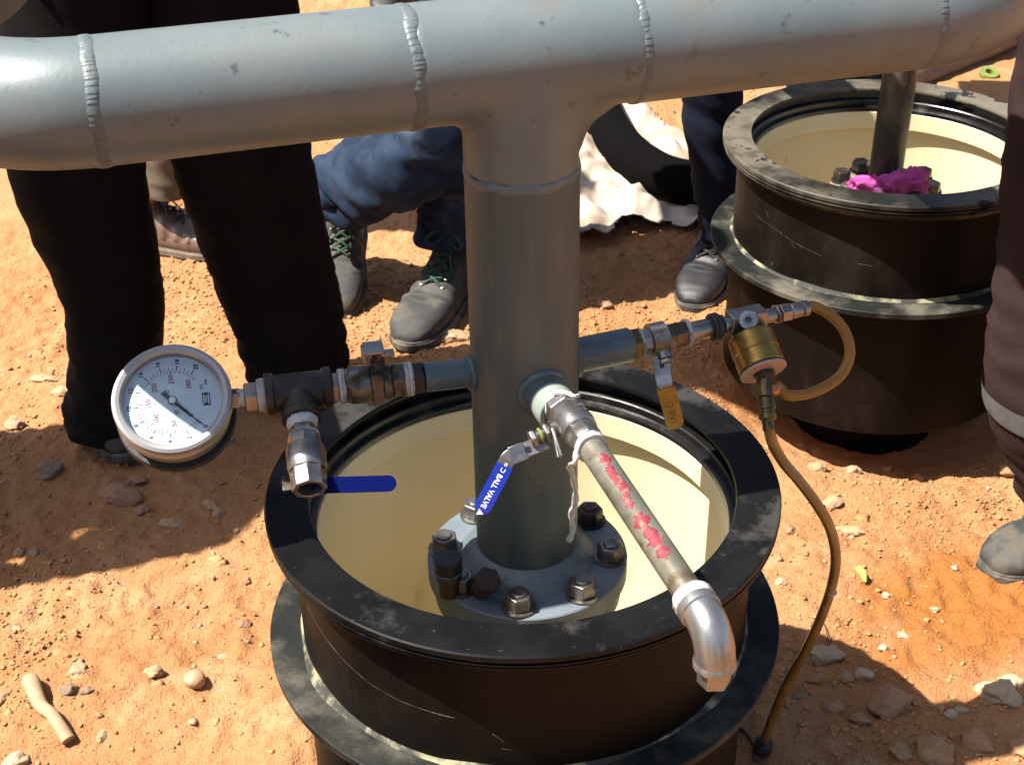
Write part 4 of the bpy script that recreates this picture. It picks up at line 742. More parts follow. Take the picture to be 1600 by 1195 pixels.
# ------------------------------------------------------------------ stones
ROCKS = [(-0.811, 0.751, 0.0232, 0.025, 'g'), (-0.671, 0.673, 0.0354, 0.0286, 'r'), (-0.652, 0.722, 0.0186, 0.0131, 'r'), (-0.626, 0.639, 0.0138, 0.0127, 'r'), (-0.804, 0.537, 0.0092, 0.0096, 'p'), (-0.778, 0.532, 0.0082, 0.0095, 'p'), (-0.513, 0.644, 0.0117, 0.0142, 'p'), (-0.569, 0.593, 0.0199, 0.0125, 'p'), (-0.497, 0.631, 0.0106, 0.0141, 'p'), (-0.466, 0.221, 0.0154, 0.0157, 'e'), (-0.528, 0.241, 0.0146, 0.0122, 'p'), (-0.637, 0.244, 0.0146, 0.0159, 'p'), (-0.637, 0.2, 0.0135, 0.0096, 'g'), (-0.613, 0.197, 0.0099, 0.0072, 'g'), (-0.681, 0.08, 0.0188, 0.0148, 'w'), (-0.754, 0.346, 0.0067, 0.0089, 'w'), (-0.732, 0.198, 0.009, 0.0215, 'b'), (-0.576, 0.125, 0.007, 0.0151, 'p'), (-0.427, 0.453, 0.0079, 0.0079, 'r'), (-0.417, 0.355, 0.0105, 0.0089, 'r'), (-0.438, 0.285, 0.0065, 0.0087, 'w'), (0.426, 0.243, 0.0293, 0.0207, 'w'), (0.477, 0.205, 0.0153, 0.0156, 'w'), (0.652, 0.155, 0.03, 0.027, 'w'), (0.676, 0.185, 0.0178, 0.0142, 'w'), (0.496, 0.136, 0.0271, 0.028, 'b'), (0.533, 0.046, 0.0278, 0.0247, 'b'), (0.596, 0.063, 0.0212, 0.0181, 'b'), (0.49, 0.045, 0.0168, 0.0146, 'b'), (0.534, 0.563, 0.0258, 0.0138, 'p'), (0.434, 0.558, 0.0103, 0.0137, 'r'), (0.523, 0.648, 0.0181, 0.0156, 'p'), (0.515, 0.754, 0.0166, 0.0118, 'p'), (0.582, 0.762, 0.0133, 0.0133, 'p'), (0.55, 0.382, 0.0077, 0.0077, 'w'), (0.617, 0.356, 0.0076, 0.0076, 'w'), (0.517, 0.257, 0.0074, 0.0086, 'w'), (0.554, 0.289, 0.0112, 0.0087, 'w'), (0.575, 0.116, 0.0113, 0.0081, 'w'), (0.448, 0.19, 0.0135, 0.0096, 'b'), (0.379, 0.157, 0.0115, 0.0082, 'g'), (-0.131, 1.191, 0.0405, 0.0219, 'p'), (0.184, 1.31, 0.017, 0.014, 'b'), (-0.909, 1.085, 0.0307, 0.0115, 'p'), (-0.853, 1.027, 0.0265, 0.0209, 'p'), (-0.92, 0.923, 0.0187, 0.0171, 'p'), (0.419, 0.132, 0.0157, 0.0093, 'b'), (0.45, 0.114, 0.0147, 0.0092, 'b'), (0.395, 0.409, 0.0078, 0.0143, 'w'), (0.592, 0.127, 0.0105, 0.007, 'w'), (0.404, 0.192, 0.0098, 0.0084, 'b'), (0.648, 0.052, 0.0169, 0.0203, 'b'), (0.403, 0.614, 0.0105, 0.0098, 'r'), (-0.365, 0.394, 0.0126, 0.0078, 'p'), (-0.229, 1.086, 0.0123, 0.0098, 'p'), (0.7, 0.773, 0.0133, 0.0119, 'b'), (0.649, 0.795, 0.0123, 0.0105, 'b'), (0.848, 0.749, 0.0165, 0.0162, 'b')]
RL = {0: 'rounded grey-green stone in the shade at the far left', 1: 'largest reddish angular stone in the shade below the gauge', 2: 'flat reddish stone touching the back of the largest reddish one', 3: 'small reddish stone just right of the largest reddish angular one',
      7: 'pale flat stone at the edge of the shade below the gauge', 9: 'smooth egg-shaped tan pebble left of the near sump', 10: 'flat pale stone left of the egg-shaped pebble', 11: 'pale angular stone with a dark hollow behind, at the lower left', 12: 'speckled grey oblong pebble above the pale root',
      13: 'smaller speckled grey pebble right of the oblong grey one', 14: 'cream stone at the bottom left corner', 15: 'small bright white pebble at the far left', 16: 'brown stone cut by the left edge of the picture', 17: 'upright pale chip lower left between root and near sump',
      21: 'big cream oblong stone right of the near sump, beside the hose', 22: 'cream stone half in shadow right of the big oblong one', 23: 'largest cream double-lobed stone near the right edge', 24: 'cream stone just behind the largest double-lobed one', 25: 'round grey-brown stone in the shadow at lower right',
      26: 'large rounded stone at the bottom edge, lower right', 27: 'flat grey stone in shadow right of the bottom-edge one', 28: 'grey stone at the bottom edge left of the large rounded one', 29: 'long flat pale stone in the sun right of the hose', 34: 'small white cube-like chip in the middle of the orange patch', 35: 'small white chip right of the cube-like one on the orange patch',
      4: 'left one of two small pale pebbles in the shade near the left edge', 5: 'right one of two small pale pebbles in the shade near the left edge', 6: 'round pale stone at the shade edge, between gauge and near sump', 8: 'pale stone in front of the round one at the shade edge left of the sump',
      18: 'small red clay lump in the bare sand left of the near sump', 19: 'small dark red pebble close to the near sump collar on its left', 20: 'tiny cream pebble left of the near sump collar, nearest the egg-shaped pebble', 29: 'long flat pale stone in the sun right of the hose',
      30: 'small reddish stone between near sump and the hose bend', 31: 'pale stone in the sun just below the far sump shadow, by the hose', 32: 'flat pale stone close under the left base of the far sump', 33: 'pale stone under the front base of the far sump', 36: 'tiny cream chip in the orange patch right of the hose, lower one',
      37: 'oblong cream chip at the lower edge of the orange patch', 38: 'cream stone on the shadow edge left of the largest double-lobed one', 39: 'flat grey-brown stone in shadow just right of the hose', 40: 'small grey-green stone in shadow left of the hose end', 43: 'flat pale stone at the left edge behind the gauge, furthest back',
      44: 'broad pale stone left of the black trousers', 45: 'pale stone at the left edge on the upper rim of the shade', 42: 'grey stone in the shade between riser and dark boot', 46: 'grey-brown stone in the lower shadow beside the round one', 47: 'narrow grey-brown stone next to the bottom-edge grey one', 48: 'upright cream chip between near sump and hose',
      49: 'thin cream chip on the soil left of the double-lobed stone', 50: 'small grey-brown stone beneath the big oblong cream one', 52: 'reddish stone beside the hose near the far sump shadow', 53: 'pale flat chip in the sand just left of the near sump rim', 54: 'pale stone between the black trousers and the green-laced boot', 55: 'grey stone in the far sump shadow, right one of two', 56: 'grey stone in the far sump shadow, left one of two', 57: 'grey stone in the shadow by the maroon leg',
      41: 'pale stone beside the toe of the green-laced boot', 51: 'grey stone in the bottom right corner'}
for i, (x, y, rw, rd, t) in enumerate(ROCKS):
    hgt = min(rw, rd) * (0.85 if t == 'e' else 0.75); rot = random.random() * 0.6 - 0.3
    me = lump((0, 0, 0), (rw, rd * (1.0 if t == 'e' else 0.9), hgt), 3.3 * i + 1, 0.08 if t == 'e' else (0.45 if i == 23 else 0.34), 4, 1.3, flat=0 if t == 'e' else 1)
    if t != 'e':
        for v in me.vertices: v.co += v.co.normalized() * (min(rw, rd) * (0.10 * mn.noise(v.co / min(rw, rd) * 3.1 + V((i, 0, 0))) + 0.05 * mn.noise(v.co / min(rw, rd) * 7 + V((0, i, 0)))))
    o = finish(me, 'stone', 'rock_' + t, ang=60 if t in 'ebw' else 32); o.location = (x, y, ghs(x, y) + hgt * 0.22); o.rotation_euler = (0.15 * rot, 0.2 * rot, rot if rw > rd * 1.3 else rot * 3)
    if i in RL: meta(o, RL[i], 'stone')
    else:
        d = {'p': ('pale orange', 'pale stones on the soil'), 'w': ('small cream', 'small cream stones on the soil'), 'r': ('small reddish', 'small reddish stones on the soil'), 'b': ('small grey-brown', 'small grey-brown stones on the soil'), 'g': ('small grey-green', 'small grey-green stones on the soil')}[t]
        meta(o, d[0] + ' stone lying loose on the orange soil', 'stone', d[1])
def scatter(name, n, smin, smax, pw, m, label, seed, flatz=0.6, cluster=True, emb=0.25, sub=1):
    rs = np.random.RandomState(seed); tmpl = []
    bm = bmesh.new(); bmesh.ops.create_icosphere(bm, subdivisions=sub, radius=1); bv = np.array([v.co[:] for v in bm.verts]); bf = np.array([[v.index for v in f.verts] for f in bm.faces]); bm.free()
    X = rs.uniform(-1.05, 1.1, n * 3); Y = rs.uniform(-0.2, 2.6, n * 3)
    p = np.clip((vnoise(X * 4, Y * 4, seed) - 0.30) * 2.2, 0.08, 1) if cluster else np.ones_like(X); p *= np.clip(1.25 - Y * 0.28, 0.4, 1)
    p *= np.clip(np.hypot(X - 0.70, Y - 0.34) / 0.30, 0.12, 1) ** 2 if sub == 1 else 1; k = rs.uniform(0, 1, n * 3) < p; X, Y = X[k][:n], Y[k][:n]
    ok = np.ones(len(X), bool)
    for cx, cy in ((0, 0), (0.646, 1.01)): ok &= np.hypot(X - cx, Y - cy) > 0.262
    X, Y = X[ok], Y[ok]; n = len(X); s = smin + (smax - smin) * rs.uniform(0, 1, n) ** pw
    dfm = 1 + rs.uniform(-0.42, 0.42, (n, len(bv), 1)); P = bv[None] * dfm * rs.uniform(0.65, 1.25, (n, 1, 3)); P[:, :, 2] *= flatz
    a = rs.uniform(0, 2 * PI, n); ca, sa = np.cos(a)[:, None], np.sin(a)[:, None]; t = rs.uniform(-0.5, 0.5, n)[:, None]
    x = P[:, :, 0] * ca - P[:, :, 1] * sa; y = P[:, :, 0] * sa + P[:, :, 1] * ca; z = P[:, :, 2] + x * t * 0.5
    co = np.stack([x * s[:, None] + X[:, None], y * s[:, None] + Y[:, None], z * s[:, None] + (gh(X, Y) + s * emb)[:, None]], -1)
    me = bpy.data.meshes.new(name); me.vertices.add(n * len(bv)); me.vertices.foreach_set('co', co.reshape(-1)); F = (bf[None] + (np.arange(n) * len(bv))[:, None, None]).reshape(-1, 3)
    me.loops.add(F.size); me.loops.foreach_set('vertex_index', F.reshape(-1)); me.polygons.add(len(F)); me.polygons.foreach_set('loop_start', np.arange(len(F)) * 3); me.polygons.foreach_set('loop_total', np.full(len(F), 3)); me.update(calc_edges=True)
    me.materials.append(M[m]); o = bpy.data.objects.new(name, me); COL.objects.link(o); meta(o, label, name.replace('_', ' '), kind='stuff')
scatter('soil_crumbs', 52000, 0.0010, 0.0045, 3.2, 'clods', 'small crumbs of orange soil strewn over the ground', 21)
scatter('gravel', 1300, 0.0016, 0.0070, 3.8, 'pebbles', 'pale loose gravel scattered over the orange soil', 22, 0.6, True, 0.3)

scatter('soil_lumps', 450, 0.004, 0.013, 3.0, 'clods', 'low crusty lumps of orange soil half sunk in the ground', 33, 0.45, True, -0.12, 2)
# root, leaf, sheet, hose coil, bucket, fallen pipe
rt = MB().sweep(catmull([gp_(-0.700, 0.222, 0.013), gp_(-0.690, 0.205, 0.016), gp_(-0.668, 0.168, 0.012), gp_(-0.645, 0.143, 0.014), gp_(-0.618, 0.112, 0.008)], 8), interp([(0.006, 0.008), (0.010, 0.0125), (0.008, 0.0098), (0.0075, 0.009), (0.008, 0.010)], 8), 16).build('root', 'bone', ang=60)
meta(rt, 'pale bone-like root lying on the soil at the lower left', 'root')
b = MB(); n_ = 9; rows = []
for i in range(n_):
    t = i / (n_ - 1); hw = 0.0060 * math.sin(PI * min(1, t * 0.9 + 0.08)) ** 0.7; c = gp_(0.516 + 0.008 * t, 0.442 - 0.034 * t, 0.004 + 0.006 * math.sin(PI * t)); rows += [c + V((-hw, -0.001, 0.002)), c, c + V((hw, 0.001, 0.003))]
b.add(rows, [(i * 3 + j, i * 3 + j + 1, i * 3 + j + 4, i * 3 + j + 3) for i in range(n_ - 1) for j in range(2)]); lf = b.build('fallen_leaf', 'leaf'); meta(lf, 'small yellow-green leaf on the orange soil right of the hose', 'leaf')
sd_ = lf.modifiers.new('solid', 'SOLIDIFY'); sd_.thickness = 0.0006
def in_poly(x, y, poly):
    c = False; n = len(poly); j = n - 1
    for i in range(n):
        if (poly[i][1] > y) != (poly[j][1] > y) and x < (poly[j][0] - poly[i][0]) * (y - poly[i][1]) / (poly[j][1] - poly[i][1]) + poly[i][0]: c = not c
        j = i
    return c
def sheet(poly, name, label, seed, hgt=0.05):
    x0, x1 = min(p[0] for p in poly), max(p[0] for p in poly); y0, y1 = min(p[1] for p in poly), max(p[1] for p in poly); st_ = 0.009
    nx_, ny_ = int((x1 - x0) / st_) + 2, int((y1 - y0) / st_) + 2; vid = {}; b = MB(); vs = []; fs = []
    def hh(x, y):
        q = V((x * 4 + seed, y * 3, seed)); r1 = 1 - abs(mn.noise(q)) * 2.2; r2 = 1 - abs(mn.noise(q * 2.4)) * 2
        return gh(np.array([x]), np.array([y]), False)[0] + 0.008 + hgt * max(0, r1) ** 1.5 * 0.8 + hgt * 0.5 * r2 + hgt * 0.22 * (1 - 2.4 * abs(mn.noise(q * 5.5 + V((3, 1, 7))))) + 0.012 * mn.noise(q * 6)
    for i in range(nx_):
        for j in range(ny_):
            x, y = x0 + i * st_, y0 + j * st_
            if in_poly(x + 0.010 * mn.noise(V((x * 9, y * 9, seed))), y + 0.02 * mn.noise(V((x * 9, y * 9, seed + 4))), poly): vid[(i, j)] = len(vs); vs.append((x, y, hh(x, y)))
    for (i, j) in vid:
        if all(k in vid for k in ((i + 1, j), (i, j + 1), (i + 1, j + 1))): fs.append((vid[(i, j)], vid[(i + 1, j)], vid[(i + 1, j + 1)], vid[(i, j + 1)]))
    o = b.add(vs, fs).build(name, 'sheet', ang=180); meta(o, label, 'sheet'); m_ = o.modifiers.new('s', 'SOLIDIFY'); m_.thickness = 0.002; return o
sheet([(0.02, 2.36), (0.16, 2.44), (0.30, 2.40), (0.421, 2.22), (0.56, 2.10), (0.58, 1.86), (0.50, 1.66), (0.40, 1.645), (0.345, 1.70), (0.30, 1.665), (0.25, 1.665), (0.22, 1.60), (0.12, 1.58), (-0.02, 1.72), (-0.08, 1.95)], 'plastic_sheet', 'crumpled white sheeting on the ground behind the riser and the black bent pipe', 3.1, 0.05)
bk = MB().lathe([(0.050, 0.0), (0.056, 0.005), (0.060, 0.14), (0.064, 0.145), (0.064, 0.155), (0.058, 0.156), (0.055, 0.01), (0.0, 0.008)], (-0.075, 1.93, ghs(-0.075, 1.93)), Z, 40, caps=False).build('white_bucket', 'bucket', ang=30)
meta(bk, 'small white bucket just left of the riser behind the blue jeans', 'bucket')
hc = MB().sweep(catmull([V((0.16, 3.2, -0.42)), V((0.2, 2.91, -0.43)), V((0.212, 2.60, -0.44)), V((0.228, 2.34, -0.44)), V((0.246, 2.15, -0.44)), V((0.276, 2.00, -0.44)), V((0.32, 1.89, -0.44)), V((0.373, 1.82, -0.44)), V((0.45, 1.79, -0.44)), V((0.54, 1.82, -0.44)), V((0.62, 1.92, -0.44)), V((0.68, 2.1, -0.44))], 8), 0.053, 32).build('black_pipe', mat('matt_black_pipe', (0.004, 0.0035, 0.0035), 0.9, spec=0.03))
meta(hc, 'thick matt black bent pipe lying on the ground between riser and far sump', 'pipe')
fp = MB().sweep(catmull([V((0.88, 2.36, -0.46)), V((1.06, 2.51, -0.455)), V((1.3, 2.72, -0.45)), V((1.6, 3.0, -0.44)), V((2.1, 3.5, -0.43))], 6), interp([0.03, 0.05, 0.055, 0.06, 0.06], 6), 24).build('fallen_pipe', mat('dusty_brown', (0.24, 0.16, 0.10), 0.8, 0, (0.14, 0.11, 0.08), 12, bump=0.4, bs=60)); meta(fp, 'dusty brown pipe lying across the ground at the top right', 'pipe')
mr = MB().lathe([(0.012, 0), (0.026, 0), (0.028, 0.008), (0.026, 0.014), (0.012, 0.014)], (1.33, 2.58, ghs(1.33, 2.58)), V((0.1, -0.3, 1)), 24, closed=True).build('strap_roll', 'lime', ang=30); meta(mr, 'lime green roll of strap against the brown pipe at the top right', 'strap')

# ------------------------------------------------------------------ people
def boot_base():
    b = MB(); rr = []; n = 32
    for y, w_, h, cz in ((0.0, 0.020, 0.045, 0), (0.006, 0.030, 0.065, 0), (0.03, 0.037, 0.098, 0), (0.07, 0.039, 0.120, 0), (0.105, 0.041, 0.118, 0), (0.14, 0.044, 0.098, 0), (0.17, 0.048, 0.082, 0), (0.20, 0.051, 0.072, 0), (0.235, 0.051, 0.066, 0), (0.265, 0.044, 0.058, 0), (0.285, 0.033, 0.047, 0), (0.297, 0.018, 0.034, 0)):
        ring = []
        for k in range(n):
            t = 2 * PI * k / n; cx, sz = math.cos(t), math.sin(t); x = w_ * math.copysign(abs(cx) ** 0.75, cx)
            z = 0.018 + (h - 0.018) * (0.45 + 0.55 * math.copysign(abs(sz) ** 0.8, sz)) if sz > 0 else 0.018 + (h - 0.018) * 0.45 * (1 - abs(sz) ** 0.5)
            ring.append((x + 0.004 * (y / 0.3) ** 2, y, z))
        rr.append([V(p) for p in ring])
    b.rings(rr); b.sweep([(0, 0.062, 0.06), (0, 0.058, 0.12), (0, 0.054, 0.17), (0, 0.052, 0.205)], [(0.040, 0.056), (0.040, 0.054), (0.041, 0.052), (0.043, 0.054)], 28, up=(1, 0, 0))
    b.sweep([(0, 0.06, 0.198), (0, 0.052, 0.212)], [(0.047, 0.058), (0.047, 0.058)], 28, up=(1, 0, 0))
    me = bpy.data.meshes.new('bb'); me.from_pydata(b.v, [], b.f)
    me = baked(me, [('REMESH', dict(mode='VOXEL', voxel_size=0.0036)), ('SMOOTH', dict(factor=0.6, iterations=5))])
    for v in me.vertices:
        p = v.co; k = mn.noise(p * 22) * 0.0016
        if 0.10 < p.y < 0.20 and p.z > 0.05: k += 0.0022 * math.sin(p.y * 190 + p.x * 25)      # creases over the vamp
        # toe cap ridge and quarter seams
        d = abs(p.y - (0.218 - 9 * p.x * p.x)); 
        if p.y > 0.15 and d < 0.006: k += 0.0013 * (1 - d / 0.006)
        d2 = abs(p.y - 0.115 + (p.z - 0.05) * 0.5)
        if abs(p.x) > 0.024 and d2 < 0.006: k += 0.0012 * (1 - d2 / 0.006)
        n_ = v.normal; v.co = p + n_ * k
    me.update(); return me
BOOT = boot_base()
def outline(y):
    ks = [(0, 0.022), (0.01, 0.034), (0.05, 0.041), (0.11, 0.040), (0.17, 0.049), (0.21, 0.054), (0.25, 0.050), (0.28, 0.038), (0.298, 0.020), (0.303, 0.006)]
    for i in range(len(ks) - 1):
        if ks[i][0] <= y <= ks[i + 1][0]:
            t = (y - ks[i][0]) / (ks[i + 1][0] - ks[i][0]); return ks[i][1] * (1 - t) + ks[i + 1][1] * t
    return 0.006
def sole_mb(tread=True):
    b = MB(); ysq = [0.303 * (0.5 - 0.5 * math.cos(PI * i / 46)) for i in range(47)]; loop_ = [(outline(y), y) for y in ysq] + [(-outline(y), y) for y in reversed(ysq)]
    rr = []
    for z, g in ((0.0, -0.002), (0.010, 0.0), (0.0105, 0.002), (0.022, 0.002), (0.0225, 0.0), (0.026, -0.001)):
        ring = []
        for i, (x, y) in enumerate(loop_):
            k = g - (0.0035 if (tread and z <= 0.0101 and (i // 2) % 2) else 0); s_ = 1 if x > 0 else -1
            ring.append(V((x + s_ * k, y + (0.001 + k if y > 0.28 else (-k if y < 0.02 else 0)), z + (0.008 * max(0, (y - 0.24) / 0.06) ** 2 if z < 0.01 else 0))))
        rr.append(ring)
    return b.rings(rr)
SOLE = sole_mb()
def boot(person, pos, yaw, m, solem, lace, pitch=0, scale=1.0, name='boot', laces=True):
    """pos = heel on the ground, yaw = direction of the toe"""
    Mx = Matrix.Translation(V(pos)) @ Matrix.Rotation(yaw - PI / 2, 4, 'Z') @ Matrix.Rotation(pitch, 4, 'X') @ Matrix.Scale(scale, 4)
    me = BOOT.copy(); me.transform(Mx); me.materials.clear(); o = finish(me, name, m, person, ang=180)
    b = MB(); b.v = [tuple(Mx @ V(v)) for v in SOLE.v]; b.f = list(SOLE.f); b.build('sole', solem, o, ang=30)
    if laces:
        def surf(x, y):   # approx. instep height
            z = np.interp(y, [0.06, 0.085, 0.105, 0.14, 0.17, 0.19], [0.20, 0.165, 0.122, 0.100, 0.085, 0.076]); return z + 0.0045 - abs(x) ** 1.6 * 3.2
        rows = [(0.178, 0.0), (0.160, 0), (0.142, 0), (0.124, 0), (0.106, 0.0), (0.096, 0.018), (0.093, 0.040)]
        lb = MB(); eb = MB(); prev = None
        for i, (y, dz) in enumerate(rows):
            hw = 0.017
            L_ = V((-hw, y, surf(hw, y) + 0.001)); R_ = V((hw, y, surf(hw, y) + 0.001))
            if i > 4: L_ = V((-0.020, y + 0.002, 0.118 + dz)); R_ = V((0.020, y + 0.002, 0.118 + dz))
            for e_ in (L_, R_): eb.lathe([(0.0018, -0.0015), (0.0042, -0.0008), (0.0042, 0.0012), (0.0018, 0.0015)], Mx @ (e_ + V((math.copysign(0.004, e_.x), 0, -0.001))), (Mx.to_3x3() @ V((0, 0.5, 1))).normalized(), 10, closed=True)
            if prev:
                for a_, c_ in ((prev[0], R_), (prev[1], L_)):
                    mid = (a_ + c_) / 2 + V((0, 0.001, 0.005)); lb.sweep([Mx @ p_ for p_ in catmull([a_, mid, c_], 5)], 0.0029 * scale, 6)
            prev = (L_, R_)
        # bow and loose ends
        k0 = V((0, 0.100, 0.150)); 
        for sx in (-1, 1):
            lb.sweep([Mx @ p_ for p_ in catmull([k0, k0 + V((sx * 0.018, 0.014, 0.010)), k0 + V((sx * 0.036, 0.020, -0.008)), k0 + V((sx * 0.024, 0.020, -0.016)), k0 + V((0, 0.006, 0))], 5)], 0.0030, 6)
            lb.sweep([Mx @ p_ for p_ in catmull([k0, k0 + V((sx * 0.014, 0.022, -0.014)), k0 + V((sx * 0.022, 0.040, -0.040)), k0 + V((sx * 0.034, 0.050, -0.062))], 5)], 0.0019, 6)
        lb.build('lace', lace, o, ang=60); eb.build('eyelet', 'steel_dark', o, ang=60)['kind'] = 'stuff'
    return o
def trousers(person, legs, hip, m, seed, fold=0.006, hemfold=0.011):
    b = MB(); n = 56
    def leg(path):
        P = catmull([p for p, *_ in path], 14); R = interp([(rx, ry) for _, rx, ry in path], 14); N = len(P); rr = []
        u0 = V((1, 0, 0))
        for i in range(N):
            t = (P[min(i + 1, N - 1)] - P[max(i - 1, 0)]).normalized(); u = (u0 - t * u0.dot(t)).normalized(); w_ = t.cross(u); s = i / (N - 1); ring = []
            for k in range(n):
                a = 2 * PI * k / n; d = u * (math.cos(a) * R[i][0]) + w_ * (math.sin(a) * R[i][1]); q = P[i] + d; dd = d.normalized()
                f1 = mn.noise(V((q.x * 14 + seed, q.y * 14, q.z * 5.5))); f2 = 1 - 2 * abs(mn.noise(V((q.x * 9 + q.z * 16 + seed, q.y * 9, q.z * 22))))
                hz = max(0, 1 - (1 - s) / 0.28)         # towards the hem
                f3 = math.sin(q.z * 120 + 5 * mn.noise(V((q.x * 12, q.y * 12, seed))) + math.cos(a) * 2)
                ring.append(q + dd * (fold * (f1 * 1.2 + 0.8 * f2) + hemfold * hz * f3 * 0.55 + hemfold * 0.5 * hz * f2))
            rr.append(ring)
        # turn the hem inwards
        last = rr[-1]; c = P[-1]; t = (P[-1] - P[-2]).normalized(); rr.append([c + (p - c) * 0.93 - t * 0.002 for p in last]); rr.append([c + (p - c) * 0.90 - t * 0.05 for p in last])
        b.rings(rr)
    for l_ in legs: leg(l_)
    h = V(hip); b.sweep([h + Z * 0.10, h + Z * 0.02, h - Z * 0.08, h - Z * 0.16], [(0.16, 0.11), (0.175, 0.12), (0.17, 0.115), (0.10, 0.08)], 32, up=(1, 0, 0))
    return b.build('trousers', m, person, ang=180)
def upper(person, hip, facing, shirt, seed, lean=0.05, arms='down', hair=True):
    """one skinned body (torso, arms with fingers, head) plus shirt, hair"""
    h = V(hip); F = V((math.cos(facing), math.sin(facing), 0)); Rt = F.cross(Z); Lf = -Rt
    def P(f, r, z): return h + F * (f + lean * z * 1.2) + Rt * r + Z * z
    def skin(nodes, edges, rad, root=0):
        me = bpy.data.meshes.new('sk'); me.from_pydata([tuple(p) for p in nodes], edges, [])
        o = bpy.data.objects.new('sk', me); COL.objects.link(o); md = o.modifiers.new('s', 'SKIN'); sv = me.skin_vertices[0].data
        for i, r in enumerate(rad): sv[i].radius = r if isinstance(r, tuple) else (r, r); sv[i].use_root = (i == root)
        s2_ = o.modifiers.new('ss', 'SUBSURF'); s2_.levels = 2; s2_.render_levels = 2; md.use_smooth_shade = True
        dg = bpy.context.evaluated_depsgraph_get(); dg.update(); r = bpy.data.meshes.new_from_object(o.evaluated_get(dg)); bpy.data.objects.remove(o); return r
    nodes = [P(0, 0, 0), P(0, 0, 0.20), P(0.01, 0, 0.38), P(0, 0, 0.48), P(0, 0, 0.55), P(0.015, 0, 0.63), P(0.02, 0, 0.70), P(0.015, 0, 0.755)]
    rad = [(0.15, 0.10), (0.13, 0.09), (0.155, 0.105), (0.10, 0.07), 0.052, 0.070, 0.078, 0.045]; edges = [(i, i + 1) for i in range(7)]; arm = []
    for sx in (-1, 1):
        i0 = len(nodes)
        if arms == 'down': ch = [P(0, sx * 0.18, 0.46), P(-0.01, sx * 0.23, 0.20), P(0.05, sx * 0.24, -0.03), P(0.07, sx * 0.235, -0.11)]
        elif arms == 'fwd': ch = [P(0, sx * 0.18, 0.46), P(0.10, sx * 0.23, 0.24), P(0.28, sx * 0.12, 0.20), P(0.35, sx * 0.08, 0.20)]
        else: ch = [P(0, sx * 0.18, 0.46), P(-0.04, sx * 0.27, 0.22), P(0.02, sx * 0.17, 0.04), P(0.04, sx * 0.12, 0.00)]
        nodes += ch; rad += [0.062, 0.045, 0.028, (0.042, 0.018)]; edges += [(2, i0), (i0, i0 + 1), (i0 + 1, i0 + 2), (i0 + 2, i0 + 3)]; arm.append(ch)
        d = (ch[3] - ch[2]).normalized(); sd = Rt * sx; pl = (F * -1 if arms == 'down' else Z * -1)
        side = d.cross(pl).normalized()
        for k, L_ in enumerate((0.070, 0.080, 0.074, 0.060)):
            off = side * (0.024 - 0.016 * k); a_ = ch[3] + d * 0.02 + off; j = len(nodes); nodes += [a_, a_ + d * (L_ * 0.45) + pl * 0.006, a_ + d * (L_ * 0.85) + pl * 0.024]; rad += [0.0095, 0.0085, 0.0065]; edges += [(i0 + 3, j), (j, j + 1), (j + 1, j + 2)]
        j = len(nodes); nodes += [ch[3] + side * 0.032 - d * 0.005, ch[3] + side * 0.046 + d * 0.028 + pl * 0.01]; rad += [0.011, 0.008]; edges += [(i0 + 3, j), (j, j + 1)]
    me = skin(nodes, edges, rad); body = finish(me, 'body', 'skin', person, ang=180)
    hc_ = P(0.02, 0, 0.685); fb = MB()
    fb.sweep([hc_ + F * 0.070 + Z * 0.02, hc_ + F * 0.092 - Z * 0.012, hc_ + F * 0.074 - Z * 0.022], [0.008, 0.013, 0.008], 10); fb.build('nose', 'skin', body)
    for sx in (-1, 1):
        fb = MB(); fb.lathe([(0.002, -0.008), (0.010, -0.004), (0.011, 0.004), (0.002, 0.008)], hc_ + F * 0.068 + Rt * sx * 0.03 + Z * 0.018, F, 12); fb.build('eye', 'white_ink', body)
        fb = MB(); fb.sweep([hc_ + Rt * sx * 0.074 + Z * 0.025, hc_ + Rt * sx * 0.088 - F * 0.008, hc_ + Rt * sx * 0.076 - Z * 0.028], [0.010, 0.016, 0.008], 10); fb.build('ear', 'skin', body)
    fb = MB(); fb.sweep([hc_ + F * 0.073 - Z * 0.048 - Rt * 0.022, hc_ + F * 0.080 - Z * 0.050, hc_ + F * 0.073 - Z * 0.048 + Rt * 0.022], [0.003, 0.006, 0.003], 8); fb.build('mouth', 'brown_cloth', body)
    hme = lump(tuple(hc_ - F * 0.012 + Z * 0.035), (0.086, 0.086, 0.078), seed, 0.06, 4); finish(hme, 'hair', 'hair', person, ang=180)
    sn = [P(0, 0, -0.06), P(0, 0, 0.02), P(0, 0, 0.20), P(0.01, 0, 0.38), P(0, 0, 0.49)]; sr = [(0.175, 0.125), (0.172, 0.12), (0.15, 0.105), (0.172, 0.118), (0.10, 0.075)]; se = [(i, i + 1) for i in range(4)]
    for k in range(2):
        c = arm[k]; j = len(sn); sn += [c[0], c[0].lerp(c[1], 0.6), c[1], c[1].lerp(c[2], 0.75)]; sr += [0.075, 0.058, 0.055, 0.040]; se += [(3, j), (j, j + 1), (j + 1, j + 2), (j + 2, j + 3)]
    me = skin(sn, se, sr, 1)
    for v in me.vertices: v.co += v.normal * (0.005 * mn.noise(v.co * 12 + V((seed, 0, 0))) + 0.003 * (1 - 2 * abs(mn.noise(v.co * 20))))
    finish(me, 'shirt', shirt, person, ang=180)
def yawto(a, b): return math.atan2(b[1] - a[1], b[0] - a[0])
G = -0.505
